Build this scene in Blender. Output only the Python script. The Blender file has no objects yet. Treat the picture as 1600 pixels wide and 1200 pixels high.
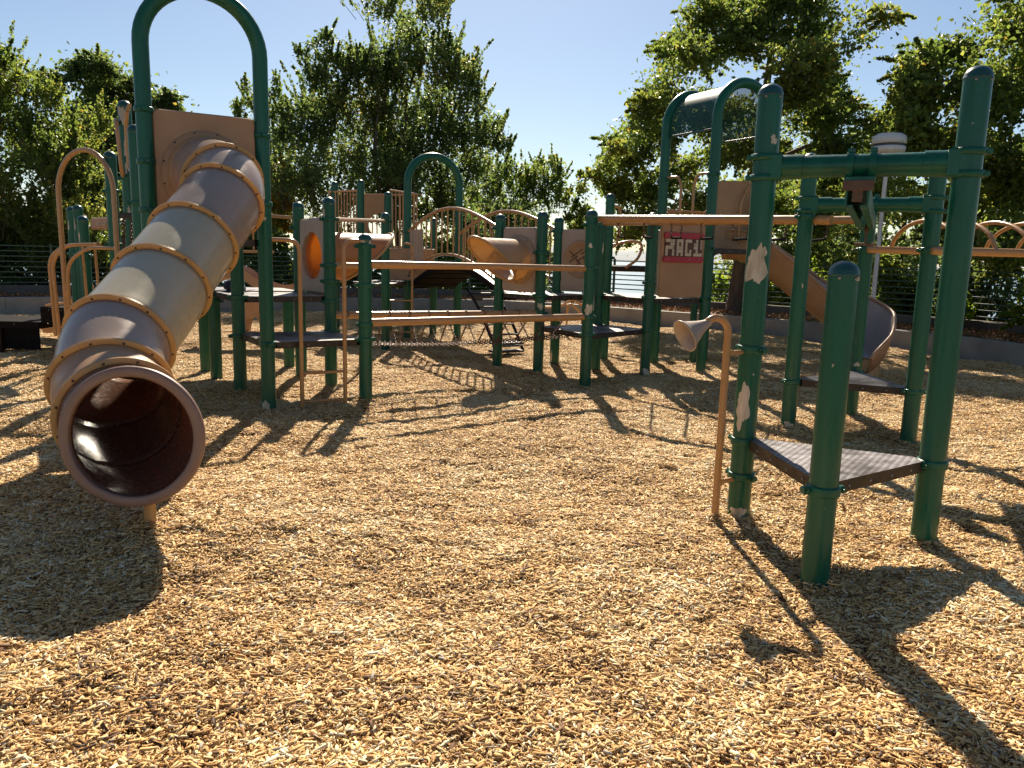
import bpy, math, random
import numpy as np
from mathutils import Vector, Matrix, Euler
random.seed(7); rng = np.random.default_rng(7)
S = bpy.context.scene; COL = S.collection
PI = math.pi

# ------------------------------------------------------------ camera, sky, sun, exposure
cam = bpy.data.cameras.new('camera'); camo = bpy.data.objects.new('camera', cam); COL.objects.link(camo)
cam.sensor_fit = 'HORIZONTAL'; cam.sensor_width = 36; cam.lens = 36*1202/1600; cam.clip_end = 9000; cam.clip_start = .05
_p, _r = math.radians(9.5), math.radians(1.5)
_f = Vector((0, math.cos(_p), -math.sin(_p))); _u0 = Vector((0, math.sin(_p), math.cos(_p))); _x0 = Vector((1, 0, 0))
_rt = _x0*math.cos(_r)+_u0*math.sin(_r); _up = -_x0*math.sin(_r)+_u0*math.cos(_r)
camo.matrix_world = Matrix(((_rt.x, _up.x, -_f.x, 0), (_rt.y, _up.y, -_f.y, 0), (_rt.z, _up.z, -_f.z, 1.5), (0, 0, 0, 1)))
S.camera = camo
SUN_EL, SUN_AZ = math.radians(39), math.radians(-2.5)      # azimuth from +Y towards +X
w = bpy.data.worlds.new('World'); S.world = w; w.use_nodes = True
nt = w.node_tree; bg = nt.nodes['Background']; sky = nt.nodes.new('ShaderNodeTexSky'); sky.sky_type = 'NISHITA'; sky.sun_disc = False
sky.sun_elevation = SUN_EL; sky.sun_rotation = SUN_AZ; sky.altitude = 300; sky.air_density = 1.0; sky.dust_density = .45; sky.ozone_density = 1.6
nt.links.new(sky.outputs[0], bg.inputs[0]); bg.inputs[1].default_value = .05
sl = bpy.data.lights.new('sun', 'SUN'); sl.energy = 5.0; sl.angle = math.radians(.53); sl.color = (1, .88, .70)
so = bpy.data.objects.new('sun', sl); COL.objects.link(so)
sd = Vector((math.sin(SUN_AZ)*math.cos(SUN_EL), math.cos(SUN_AZ)*math.cos(SUN_EL), math.sin(SUN_EL)))
so.rotation_euler = sd.to_track_quat('Z', 'Y').to_euler(); so.location = (0, 10, 20)
S.view_settings.view_transform = 'Standard'; S.view_settings.look = 'None'; S.view_settings.exposure = 1.05; S.view_settings.gamma = 1
S.view_settings.use_curve_mapping = False

# ------------------------------------------------------------ materials
def mat(name): 
    m = bpy.data.materials.new(name); m.use_nodes = True
    return m, m.node_tree.nodes, m.node_tree.links, m.node_tree.nodes['Principled BSDF']
def N(nodes, t, **k):
    n = nodes.new(t)
    for a, b in k.items():
        if a in n.inputs: n.inputs[a].default_value = b
        else: setattr(n, a, b)
    return n
def ramp(nodes, stops):
    r = nodes.new('ShaderNodeValToRGB'); e = r.color_ramp.elements
    while len(e) > 1: e.remove(e[-1])
    e[0].position, e[0].color = stops[0][0], (*stops[0][1], 1)
    for p, c in stops[1:]:
        x = e.new(p); x.color = (*c, 1)
    return r
def surf(name, c0, c1, scale=6, rough=.5, rvar=.15, bump=.0, bscale=80, stretch=(1, 1, 1), spec=.5, coat=0, speck=None, transl=0, tcol=None, metal=0):
    m, nd, lk, b = mat(name)
    tc = nd.new('ShaderNodeNewGeometry'); mp = nd.new('ShaderNodeMapping'); lk.new(tc.outputs['Position'], mp.inputs[0]); mp.inputs['Scale'].default_value = stretch
    n1 = N(nd, 'ShaderNodeTexNoise', Scale=scale, Detail=6.0, Roughness=.62); lk.new(mp.outputs[0], n1.inputs['Vector'])
    r = ramp(nd, [(.3, c0), (.7, c1)]); lk.new(n1.outputs[0], r.inputs[0]); col = r.outputs[0]
    if speck:
        v = N(nd, 'ShaderNodeTexVoronoi', Scale=speck[1]); lk.new(tc.outputs['Position'], v.inputs['Vector'])
        v2 = N(nd, 'ShaderNodeTexNoise', Scale=speck[1]*.13); lk.new(tc.outputs['Position'], v2.inputs['Vector'])
        mm = N(nd, 'ShaderNodeMath', operation='MULTIPLY_ADD'); lk.new(v2.outputs[0], mm.inputs[0]); mm.inputs[1].default_value = .42; mm.inputs[2].default_value = speck[2]-.21
        lt = N(nd, 'ShaderNodeMath', operation='LESS_THAN'); lk.new(v.outputs['Distance'], lt.inputs[0]); lk.new(mm.outputs[0], lt.inputs[1])
        mx = N(nd, 'ShaderNodeMix', data_type='RGBA'); lk.new(lt.outputs[0], mx.inputs[0]); lk.new(col, mx.inputs[6]); mx.inputs[7].default_value = (*speck[0], 1); col = mx.outputs[2]
    lk.new(col, b.inputs['Base Color'])
    n2 = N(nd, 'ShaderNodeTexNoise', Scale=scale*3.1, Detail=5.0); lk.new(mp.outputs[0], n2.inputs['Vector'])
    mr = nd.new('ShaderNodeMapRange'); lk.new(n2.outputs[0], mr.inputs[0]); mr.inputs[1].default_value = .3; mr.inputs[2].default_value = .7
    mr.inputs[3].default_value = max(.05, rough-rvar); mr.inputs[4].default_value = min(1, rough+rvar); lk.new(mr.outputs[0], b.inputs['Roughness'])
    b.inputs['Specular IOR Level'].default_value = spec; b.inputs['Coat Weight'].default_value = coat; b.inputs['Coat Roughness'].default_value = .15; b.inputs['Metallic'].default_value = metal
    if bump:
        n3 = N(nd, 'ShaderNodeTexNoise', Scale=bscale, Detail=4.0); lk.new(tc.outputs['Position'], n3.inputs['Vector'])
        bp = nd.new('ShaderNodeBump'); bp.inputs['Strength'].default_value = bump; bp.inputs['Distance'].default_value = .01; lk.new(n3.outputs[0], bp.inputs['Height']); lk.new(bp.outputs[0], b.inputs['Normal'])
    if transl:
        t = nd.new('ShaderNodeBsdfTranslucent'); t.inputs[0].default_value = (*tcol, 1)
        ms = nd.new('ShaderNodeMixShader'); ms.inputs[0].default_value = transl; lk.new(b.outputs[0], ms.inputs[1]); lk.new(t.outputs[0], ms.inputs[2])
        lk.new(ms.outputs[0], nd['Material Output'].inputs[0])
    return m
GREEN = surf('green_paint', (.0035, .070, .040), (.0055, .100, .058), 2.2, .33, .10, .02, 240, (5, 5, .45), spec=.32, coat=.1, speck=((.45, .46, .4), 26, -.012))
TEAL = surf('teal_cap_paint', (.004, .044, .040), (.008, .072, .066), 5, .34, .1, .04, 200, coat=.15, speck=((.5, .52, .5), 30, -.02))
TAN = surf('tan_pipe_paint', (.385, .20, .078), (.415, .222, .09), 2, .27, .04, 0, 180, coat=.1, speck=((.2, .11, .06), 30, -.05))
TANPLATE = surf('tan_plastic_sheet', (.33, .185, .095), (.41, .24, .13), 3, .48, .12, .05, 300, speck=((.2, .11, .06), 25, .03), transl=.05, tcol=(.75, .3, .08))
GREYTAN = surf('grey_tan_plastic', (.33, .255, .205), (.40, .315, .255), 3, .45, .1, .05, 260, transl=.06, tcol=(.8, .35, .1))
TUBEA = surf('brown_tube_plastic', (.33, .25, .205), (.41, .32, .265), 2.2, .24, .10, .03, 120, spec=.55, transl=.22, tcol=(.8, .30, .06))
TUBEB = surf('faded_skylit_plastic', (.44, .39, .28), (.53, .475, .35), 2.2, .24, .10, .03, 120, spec=.55, transl=.22, tcol=(.8, .45, .12))  # faded sections; sky reflection is also put into the cream tone
TUBEC = surf('shaded_tube_plastic', (.12, .060, .038), (.17, .088, .056), 5, .24, .08, .02, 55, (3, 3, 3), spec=.6, transl=.13, tcol=(.6, .18, .045))  # tan plastic darkened: the shade inside the tube is in the colour
SCOOP = surf('grey_slide_bed', (.29, .27, .27), (.37, .345, .345), 3, .18, .08, .03, 90, spec=.6, transl=.06, tcol=(.8, .3, .06))  # pale grey chute bed, unlike the tan outer side
LIP = surf('exit_lip_plastic', (.20, .125, .098), (.25, .16, .125), 4, .42, .1, .05, 200, transl=.06, tcol=(.8, .3, .06))
FLANGE = surf('ochre_flange_plastic', (.43, .255, .10), (.52, .32, .135), 5, .40, .1, .04, 160, transl=.14, tcol=(.9, .42, .09))
CREAM = surf('faded_tunnel_plastic', (.40, .27, .16), (.47, .33, .20), 4, .34, .1, .03, 160, transl=.26, tcol=(.88, .55, .22))
ORANGE = surf('ochre_translucent_plastic', (.40, .19, .07), (.47, .24, .09), 4, .4, .1, .04, 160, transl=.30, tcol=(.95, .48, .09))
BROWN = surf('brown_deck_coating', (.015, .009, .008), (.034, .021, .017), 4, .42, .12, .06, 140, spec=.4, speck=((.24, .18, .15), 26, -.01))
DECKTOP = BROWN.copy(); DECKTOP.name = 'perforated_deck_coating'
def _deck():
    nd, lk = DECKTOP.node_tree.nodes, DECKTOP.node_tree.links; b = nd['Principled BSDF']
    g = nd.new('ShaderNodeNewGeometry'); mp = nd.new('ShaderNodeMapping'); mp.inputs['Rotation'].default_value = (0, 0, .62); mp.inputs['Scale'].default_value = (31, 31, 31); lk.new(g.outputs['Position'], mp.inputs[0])
    v = N(nd, 'ShaderNodeTexVoronoi', Scale=1.0, Randomness=0.0); v.voronoi_dimensions = '2D'; lk.new(mp.outputs[0], v.inputs['Vector'])
    lt = N(nd, 'ShaderNodeMath', operation='LESS_THAN'); lk.new(v.outputs['Distance'], lt.inputs[0]); lt.inputs[1].default_value = .26
    old = b.inputs['Base Color'].links[0].from_socket
    # worn, scuffed lighter areas; their grey-lilac also paints in the sky's sheen
    ns = N(nd, 'ShaderNodeTexNoise', Scale=3.2, Detail=5.0, Roughness=.6); lk.new(g.outputs['Position'], ns.inputs['Vector'])
    rs = ramp(nd, [(.40, (.12, .12, .12)), (.60, (.85, .85, .85))]); lk.new(ns.outputs[0], rs.inputs[0])
    mw = N(nd, 'ShaderNodeMix', data_type='RGBA'); lk.new(rs.outputs[0], mw.inputs[0]); lk.new(old, mw.inputs[6]); mw.inputs[7].default_value = (.34, .31, .325, 1)
    mx = N(nd, 'ShaderNodeMix', data_type='RGBA'); lk.new(lt.outputs[0], mx.inputs[0]); lk.new(mw.outputs[2], mx.inputs[6]); mx.inputs[7].default_value = (.05, .04, .042, 1)
    lk.new(mx.outputs[2], b.inputs['Base Color'])
    bp = nd.new('ShaderNodeBump'); bp.inputs['Strength'].default_value = .6; bp.inputs['Distance'].default_value = .006; lk.new(v.outputs['Distance'], bp.inputs['Height']); lk.new(bp.outputs[0], b.inputs['Normal'])
_deck()
BARE = surf('bare_primer', (.30, .24, .16), (.62, .57, .48), 16, .62, .1, .1, 90, (1, 1, .3))
STEEL = surf('weathered_steel', (.20, .19, .18), (.32, .31, .29), 20, .38, .1, metal=.8)
RUST = surf('rusty_chain_steel', (.07, .04, .028), (.16, .085, .05), 30, .6, .15, metal=.3)
BLACK = surf('black_rubber_coating', (.008, .007, .007), (.015, .013, .013), 20, .8, .08, spec=.06)
BOLT = surf('dark_bolt_steel', (.06, .045, .035), (.10, .075, .06), 60, .4, .1, metal=.6)
RED = surf('red_plastic', (.35, .018, .035), (.42, .028, .045), 6, .45, .1)
WHITE = surf('cream_tile_plastic', (.50, .42, .31), (.60, .51, .39), 12, .5, .1)
DKTILE = surf('brown_tile_plastic', (.085, .038, .026), (.11, .05, .034), 12, .5, .1)
CONC = surf('weathered_concrete', (.20, .18, .155), (.33, .30, .26), 1.6, .85, .08, .25, 60)
CONC2 = surf('dark_concrete_kerb', (.085, .072, .060), (.15, .13, .11), 2.2, .88, .08, .3, 50)
SOIL = surf('bark_soil', (.06, .036, .022), (.19, .11, .06), 9, .95, .05, .6, 60)
TERR = surf('dry_grass_terrain', (.04, .055, .018), (.12, .11, .045), .35, .95, .05, .4, 8)
FENCE = surf('dark_green_fence_paint', (.009, .050, .034), (.018, .078, .054), 8, .4, .1)
BARK = surf('tree_bark', (.055, .038, .028), (.125, .09, .066), 9, .9, .05, .8, 34, (1, 1, .25))
LAMPW = surf('white_lamp_enamel', (.52, .52, .52), (.62, .62, .61), 5, .4, .1)
LAMPD = surf('lamp_louvre', (.03, .03, .035), (.05, .05, .05), 5, .4, .1)
NAVY = surf('navy_nylon', (.010, .012, .03), (.02, .022, .05), 12, .7, .1, .3, 90)
LITTER = surf('fallen_leaf', (.22, .085, .03), (.38, .19, .07), 14, .8, .1)
def roofmat():
    m, nd, lk, b = mat('perforated_roof_metal'); b.inputs['Base Color'].default_value = (.005, .065, .055, 1); b.inputs['Roughness'].default_value = .42; b.inputs['Specular IOR Level'].default_value = .3
    t = nd.new('ShaderNodeBsdfTransparent'); ms = nd.new('ShaderNodeMixShader')
    ms.inputs[0].default_value = .30      # open area of the fine perforation
    lk.new(b.outputs[0], ms.inputs[1]); lk.new(t.outputs[0], ms.inputs[2]); lk.new(ms.outputs[0], nd['Material Output'].inputs[0]); return m
ROOF = roofmat()
def leafmat(name, dark, mid, light, tr=.45):
    m, nd, lk, b = mat(name)
    a = nd.new('ShaderNodeAttribute'); a.attribute_name = 'rnd'; r = ramp(nd, [(0, dark), (.5, mid), (.86, light), (1, (.30, .20, .035))]); lk.new(a.outputs['Fac'], r.inputs[0])
    lk.new(r.outputs[0], b.inputs['Base Color']); b.inputs['Roughness'].default_value = .42; b.inputs['Specular IOR Level'].default_value = .45
    t = nd.new('ShaderNodeBsdfTranslucent'); hs = nd.new('ShaderNodeHueSaturation'); hs.inputs['Hue'].default_value = .485; hs.inputs['Value'].default_value = 2.5; hs.inputs['Saturation'].default_value = 1.08
    lk.new(r.outputs[0], hs.inputs['Color']); lk.new(hs.outputs[0], t.inputs[0])
    ms = nd.new('ShaderNodeMixShader'); ms.inputs[0].default_value = tr; lk.new(b.outputs[0], ms.inputs[1]); lk.new(t.outputs[0], ms.inputs[2]); lk.new(ms.outputs[0], nd['Material Output'].inputs[0]); return m
LEAF1 = leafmat('maple_leaf', (.055, .092, .022), (.098, .138, .032), (.17, .18, .045), .62)
LEAF2 = leafmat('dark_leaf', (.050, .084, .026), (.084, .120, .036), (.135, .158, .05), .62)
LEAF3 = leafmat('bright_shrub_leaf', (.06, .11, .016), (.11, .165, .022), (.18, .21, .03), .62)
LEAF4 = leafmat('yellow_leaf', (.16, .14, .02), (.30, .23, .025), (.42, .30, .03), .55)

# ------------------------------------------------------------ mesh helpers
def V(*a): return Vector(a)
class M:
    def __init__(s): s.v, s.f, s.s = [], [], []
    def add(s, vs, fs, smooth=False):
        o = len(s.v); s.v += [tuple(p) for p in vs]; s.f += [tuple(i+o for i in f) for f in fs]; s.s += [smooth]*len(fs); return s
    def tube(s, path, r, n=12, caps=True, closed=False):
        P = [Vector(p) for p in path]; m = len(P); R = r if isinstance(r, (list, tuple)) else [r]*m
        vs, fs = [], []; up = None
        for i in range(m):
            a = P[(i-1) % m] if (closed or i > 0) else P[i]; b = P[(i+1) % m] if (closed or i < m-1) else P[i]
            t = (b-a).normalized()
            if up is None:
                ref = Vector((0, 0, 1)) if abs(t.z) < .9 else Vector((1, 0, 0)); x = t.cross(ref).normalized()
            else: x = (up - t*up.dot(t)).normalized()
            up = x; y = t.cross(x)
            for k in range(n):
                q = 2*PI*k/n; vs.append(P[i]+R[i]*(math.cos(q)*x+math.sin(q)*y))
        for i in range(m if closed else m-1):
            j = (i+1) % m
            for k in range(n): fs.append((i*n+k, i*n+(k+1) % n, j*n+(k+1) % n, j*n+k))
        s.add(vs, fs, True)
        if caps and not closed:
            for i, rev in ((0, True), (m-1, False)):
                ring = vs[i*n:(i+1)*n]; s.add(ring, [tuple(range(n))[::-1] if rev else tuple(range(n))])
        return s
    def box(s, c, sz, ax=None, bev=0):
        c = Vector(c); X, Y, Z = ax if ax else (V(1, 0, 0), V(0, 1, 0), V(0, 0, 1)); X, Y, Z = Vector(X), Vector(Y), Vector(Z); a, b, d = [q/2 for q in sz]
        if bev <= 0:
            vs = [c+X*a*i+Y*b*j+Z*d*k for k in (-1, 1) for i, j in ((-1, -1), (1, -1), (1, 1), (-1, 1))]
            return s.add(vs, [(3, 2, 1, 0), (4, 5, 6, 7), (0, 1, 5, 4), (1, 2, 6, 5), (2, 3, 7, 6), (3, 0, 4, 7)])
        vs = []
        for k in (-1, 1):
            for e, zz in (((bev, 0), d-bev), ((0, bev), d)) if k > 0 else (((0, bev), d), ((bev, 0), d-bev)):
                ins = e[1]
                for (i, j) in ((-1, -1), (1, -1), (1, 1), (-1, 1)): vs.append(c+X*i*(a-ins)+Y*j*(b-ins)+Z*k*zz)
        fs = [(3, 2, 1, 0), (12, 13, 14, 15)]
        for l in range(3):
            for q in range(4): fs.append((l*4+q, l*4+(q+1) % 4, l*4+4+(q+1) % 4, l*4+4+q))
        return s.add(vs, fs)
    def prism(s, poly, z0, z1):
        n = len(poly); vs = [(x, y, z0) for x, y in poly]+[(x, y, z1) for x, y in poly]
        return s.add(vs, [tuple(range(n))[::-1], tuple(range(n, 2*n))]+[(i, (i+1) % n, n+(i+1) % n, n+i) for i in range(n)])
    def lathe(s, prof, o, axis, n=24, closed=False, smooth=True):
        a = Vector(axis).normalized(); o = Vector(o); ref = V(0, 0, 1) if abs(a.z) < .9 else V(1, 0, 0); x = a.cross(ref).normalized(); y = a.cross(x)
        vs, fs = [], []; m = len(prof)
        for r, h in prof:
            for k in range(n): q = 2*PI*k/n; vs.append(o+a*h+r*(math.cos(q)*x+math.sin(q)*y))
        for i in range(m if closed else m-1):
            j = (i+1) % m
            for k in range(n): fs.append((i*n+k, i*n+(k+1) % n, j*n+(k+1) % n, j*n+k))
        return s.add(vs, fs, smooth)
    def plate(s, poly, o, X, Y, th, hole=None, bev=.006):
        """thick plate: poly in local (x,y), normal = X x Y, thickness th centred; hole=(cx,cy,r) needs same vertex count"""
        o, X, Y = Vector(o), Vector(X).normalized(), Vector(Y).normalized(); Z = X.cross(Y); n = len(poly)
        cx = sum(p[0] for p in poly)/n; cy = sum(p[1] for p in poly)/n
        def pt(p, z, ins=0):
            d = Vector((p[0]-cx, p[1]-cy)); L = d.length; d = d*((L-ins)/L) if L > 0 else d
            return o+X*(cx+d.x)+Y*(cy+d.y)+Z*z
        rings = [[pt(p, -th/2, bev) for p in poly], [pt(p, -th/2+bev) for p in poly], [pt(p, th/2-bev) for p in poly], [pt(p, th/2, bev) for p in poly]]
        vs = sum(rings, []); fs = []
        for l in range(3):
            for i in range(n): fs.append((l*n+i, l*n+(i+1) % n, (l+1)*n+(i+1) % n, (l+1)*n+i))
        if hole:
            hx, hy, hr = hole; b = len(vs)
            hp = []
            for p in poly: q = math.atan2(p[1]-hy, p[0]-hx); hp.append((hx+hr*math.cos(q), hy+hr*math.sin(q)))
            vs += [o+X*p[0]+Y*p[1]-Z*th/2 for p in hp]+[o+X*p[0]+Y*p[1]+Z*th/2 for p in hp]
            for i in range(n):
                j = (i+1) % n
                fs += [(j, i, b+i, b+j), (3*n+i, 3*n+j, b+n+j, b+n+i), (b+i, b+n+i, b+n+j, b+j)]
        else: fs += [tuple(range(n))[::-1], tuple(range(3*n, 4*n))]
        return s.add(vs, fs)
    def mesh(s, name, m, off=(0, 0, 0)):
        me = bpy.data.meshes.new(name); o = Vector(off)
        me.from_pydata([Vector(p)-o for p in s.v], [], s.f); me.polygons.foreach_set('use_smooth', s.s); me.materials.append(m); me.update(); return me
    def obj(s, name, m, parent=None):
        off = ROOTLOC(parent)
        ob = bpy.data.objects.new(name, s.mesh(name, m, off)); COL.objects.link(ob); ob.parent = parent; return ob
def ROOTLOC(p):
    while p is not None and p.parent is not None: p = p.parent
    return p.location if p is not None else Vector((0, 0, 0))
def tag(o, label=None, cat=None, group=None, kind=None):
    for k, v in (('label', label), ('category', cat), ('group', group), ('kind', kind)):
        if v: o[k] = v
    return o
def thing(name, loc, label, cat, group=None):
    o = bpy.data.objects.new(name, None); COL.objects.link(o); o.location = loc; o.empty_display_size = .2; return tag(o, label, cat, group)
def put(name, me, parent, loc, rot=(0, 0, 0)):
    o = bpy.data.objects.new(name, me); COL.objects.link(o); o.parent = parent; o.location = Vector(loc)-ROOTLOC(parent); o.rotation_euler = rot; return o
def rrect(w, h, r, n=6, x0=0, y0=0):
    p = []
    for cx, cy, a0 in ((w-r, h-r, 0), (r, h-r, PI/2), (r, r, PI), (w-r, r, 3*PI/2)):
        for k in range(n+1): q = a0+PI/2*k/n; p.append((x0+cx+r*math.cos(q), y0+cy+r*math.sin(q)))
    return p
def dens(poly, step):
    out = []
    for i in range(len(poly)):
        a, b = Vector(poly[i]), Vector(poly[(i+1) % len(poly)]); k = max(1, int((b-a).length/step))
        out += [tuple(a.lerp(b, j/k)) for j in range(k)]
    return out
def bend(pts, rad=.1, n=6):
    """polyline with rounded corners"""
    P = [Vector(p) for p in pts]; out = [P[0]]
    for i in range(1, len(P)-1):
        a, b, c = P[i-1], P[i], P[i+1]; u, v = (a-b), (c-b); r = min(rad, u.length*.49, v.length*.49); u.normalize(); v.normalize()
        p0, p1 = b+u*r, b+v*r
        for k in range(n+1): t = k/n; out.append((1-t)**2*p0+2*t*(1-t)*b+t*t*p1)
    out.append(P[-1]); return out
def catmull(P, n=6):
    P = [Vector(p) for p in P]; out = []
    for i in range(len(P)-1):
        a = P[max(i-1, 0)]; b = P[i]; c = P[i+1]; d = P[min(i+2, len(P)-1)]
        for k in range(n):
            t = k/n; out.append(.5*((2*b)+(c-a)*t+(2*a-5*b+4*c-d)*t*t+(3*b-a-3*c+d)*t**3))
    return out+[P[-1]]
def H(x, y):      # gentle relief of the wood-chip surface
    return .022*math.sin(x*1.3+.7)*math.sin(y*1.1+.4)+.014*math.sin(x*2.9-y*1.7)+.010*math.sin(y*3.3+x*.6+1.1)+.004*math.sin(x*4.7+y*2.3)*math.sin(y*4.1-x*1.3)-.05*math.exp(-((x+1.75)**2+(y-3.2)**2)/.22)+.02*math.exp(-((x+1.3)**2+(y-2.8)**2)/.12)-.03*math.exp(-((x-1.7)**2+(y-3.9)**2)/.15)

# ------------------------------------------------------------ shared play-equipment pieces
PR = .066
def _clamp_mesh():
    m = M(); m.lathe([(PR-.004, -.022), (PR+.010, -.022), (PR+.012, -.016), (PR+.012, .016), (PR+.010, .022), (PR-.004, .022)], (0, 0, 0), (0, 0, 1), 24)
    for sgn in (1, -1):
        m.box((sgn*(PR+.022), 0, 0), (.036, .034, .036), bev=.006); m.tube([(sgn*(PR+.026), -.030, 0), (sgn*(PR+.026), .030, 0)], .008, 6)
    return m.mesh('clamp', GREEN)
CLAMP = _clamp_mesh()
_b = M(); _b.lathe([(.0085, 0), (.0085, .003), (.006, .005), (.0, .006)], (0, 0, 0), (0, 0, 1), 8); BOLTM = _b.mesh('bolt', BOLT)
_b = M(); _b.lathe([(.008, 0), (.0075, .003), (.004, .005), (.0, .006)], (0, 0, 0), (0, 0, 1), 8); RIVET = _b.mesh('rivet', STEEL)
def patch(par, x, y, z, ang, wdt, hgt, seed, r=PR):
    """flake of missing paint on a post: irregular outline wrapped round the cylinder"""
    rd = random.Random(seed); n = 30; m = M(); vs = []; fs = []; ph = [rd.uniform(0, 6.28) for _ in range(5)]
    L = 5
    for l in range(L+1):
        for k in range(n):
            q = 2*PI*k/n; rr = (.72+.13*math.sin(2*q+ph[0])+.12*math.sin(3*q+ph[1])+.10*math.sin(5*q+ph[2])+.05*math.sin(8*q+ph[3])+.035*math.sin(13*q+ph[4])+.02*math.sin(21*q))*l/L
            a = ang+rr*math.cos(q)*wdt/2/r; zz = z+rr*math.sin(q)*hgt/2; R = r+.0012
            vs.append((x+R*math.cos(a), y+R*math.sin(a), zz))
    for l in range(L):
        for k in range(n): fs.append((l*n+k, l*n+(k+1) % n, (l+1)*n+(k+1) % n, (l+1)*n+k))
    m.add(vs, fs, True); return m.obj('bare_patch', BARE, par)
def post(root, x, y, ztop, clamps=(), patches=(), z0=-.12, cap=True, rot=0, zg=None):
    m = M(); zt = ztop-PR*.9 if cap else ztop
    m.lathe([(PR, z0), (PR, zt)], (x, y, 0), (0, 0, 1), 24)
    p = m.obj('post', GREEN, root)
    if cap:
        c = M(); pr = [(PR+.0, zt-.004), (PR+.003, zt-.002), (PR+.003, zt+.004)]+[((PR+.002)*math.cos(q), zt+.006+PR*.88*math.sin(q)) for q in [i*PI/2/7 for i in range(8)]]
        c.lathe(pr, (x, y, 0), (0, 0, 1), 24); cp = c.obj('post_cap', TEAL, p)
        for a in (-2.2, -1.0): put('rivet', RIVET, p, (x+PR*math.cos(a), y+PR*math.sin(a), zt-.012), (PI/2, 0, a+PI/2))
    for cz in clamps: put('clamp', CLAMP, p, (x, y, cz), (0, 0, rot))
    for k, (z, ang, wd, ht, sd_) in enumerate(patches): patch(p, x, y, z, ang, wd, ht, sd_)
    return p
def arch_post(root, a, b, zs, clamps=(), z0=-.12):
    a, b = V(*a), V(*b); c = (a+b)/2; d = (b-a)/2; R = d.length; d.normalize()
    path = [(a.x, a.y, z0), (a.x, a.y, zs*.5)]+[(c.x-d.x*R*math.cos(q), c.y-d.y*R*math.cos(q), zs+R*math.sin(q)) for q in [i*PI/24 for i in range(25)]]+[(b.x, b.y, zs*.5), (b.x, b.y, z0)]
    p = M().tube(path, PR, 22).obj('arch_post', GREEN, root)
    ang = math.atan2(d.y, d.x)
    for k, cz in clamps: q = a if k == 0 else b; put('clamp', CLAMP, p, (q.x, q.y, cz), (0, 0, ang+PI/2))
    return p
def deck(root, corners, z, skirt=.062, cut=.09, bolts=True, name='deck', tm=None, sm=None):
    """coated steel deck: corners are post centres, notched at the posts"""
    P = [Vector((x, y)) for x, y in corners]; n = len(P); poly = []
    c = sum(P, Vector((0, 0)))/n
    if sum((P[i].x*P[(i+1) % n].y-P[(i+1) % n].x*P[i].y) for i in range(n)) < 0: P.reverse()
    for i in range(n):
        a, b, d = P[i-1], P[i], P[(i+1) % n]; u = (a-b).normalized(); v = (d-b).normalized()
        poly += [tuple(b+u*cut), tuple(b+v*cut)]
    m = M(); k = len(poly); ins = .012
    m.add([(x, y, z) for x, y in poly], [tuple(range(k))]); top = m.obj(name, tm or DECKTOP, root)
    s = M()
    for i in range(k):
        a, b = Vector(poly[i]), Vector(poly[(i+1) % k]); nn = Vector(((b-a).y, -(b-a).x)).normalized()
        q = [(a.x, a.y, z), (b.x, b.y, z), (b.x, b.y, z-skirt), (a.x, a.y, z-skirt)]; aa, bb = a-nn*.02, b-nn*.02
        q2 = [(aa.x, aa.y, z-.004), (bb.x, bb.y, z-.004), (bb.x, bb.y, z-skirt), (aa.x, aa.y, z-skirt)]
        s.add(q+q2, [(1, 0, 3, 2), (4, 5, 6, 7), (3, 7, 6, 2)])
    s.add([(x, y, z-.006) for x, y in poly], [tuple(range(k))[::-1]])
    sk = s.obj('skirt', sm or BROWN, top)
    if bolts:
        for i in range(1, k, 2):
            a, b = Vector(poly[i]), Vector(poly[(i+1) % k]); nn = Vector(((b-a).y, -(b-a).x)).normalized(); L = (b-a).length
            for t in (.15, .38, .62, .85):
                q = a.lerp(b, t)+nn*.0005; put('rivet', RIVET, top, (q.x, q.y, z-.034), (PI/2, 0, math.atan2(nn.y, nn.x)+PI/2))
    return top
def chain(m, p0, p1, sag=0, r=.0042, ll=.03):
    p0, p1 = Vector(p0), Vector(p1); L = (p1-p0).length; n = max(2, int(L*1.05/(ll*.72)))
    for i in range(n):
        t0, t1 = i/n, (i+1)/n
        a = p0.lerp(p1, t0)-V(0, 0, sag*4*t0*(1-t0)); b = p0.lerp(p1, t1)-V(0, 0, sag*4*t1*(1-t1)); d = (b-a).normalized()
        x = d.cross(V(0, 0, 1) if abs(d.z) < .9 else V(1, 0, 0)).normalized(); y = d.cross(x)
        if i % 2: x = y
        c = (a+b)/2; path = [c+d*ll*.5*math.cos(q)+x*ll*.30*math.sin(q) for q in [k*PI/3 for k in range(6)]]
        m.tube(path, r, 4, closed=True)
    return m

# ------------------------------------------------------------ the setting: terrain, lake, far shore
def terrain():
    xs = np.unique(np.concatenate([np.linspace(-400, -40, 19), np.linspace(-40, 40, 61), np.linspace(40, 400, 19)])); ys = np.unique(np.concatenate([np.linspace(-80, -10, 8), np.linspace(-10, 60, 61), np.linspace(60, 420, 19)]))
    X, Y = np.meshgrid(xs, ys); r = np.hypot(X+1.5, Y-6)
    t = np.clip((r-19)/70, 0, 1); Z = -.06-26*(t*t*(3-2*t))+np.where(r > 19, .25*np.sin(X*.7)*np.sin(Y*.6)*np.clip((r-19)/6, 0, 1), 0)
    nx, ny = len(xs), len(ys); v = np.stack([X, Y, Z], -1).reshape(-1, 3)
    f = [(j*nx+i, j*nx+i+1, (j+1)*nx+i+1, (j+1)*nx+i) for j in range(ny-1) for i in range(nx-1)]
    m = M(); m.add(v.tolist(), f, True); return tag(m.obj('ground', TERR), kind='structure')
terrain()
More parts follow.
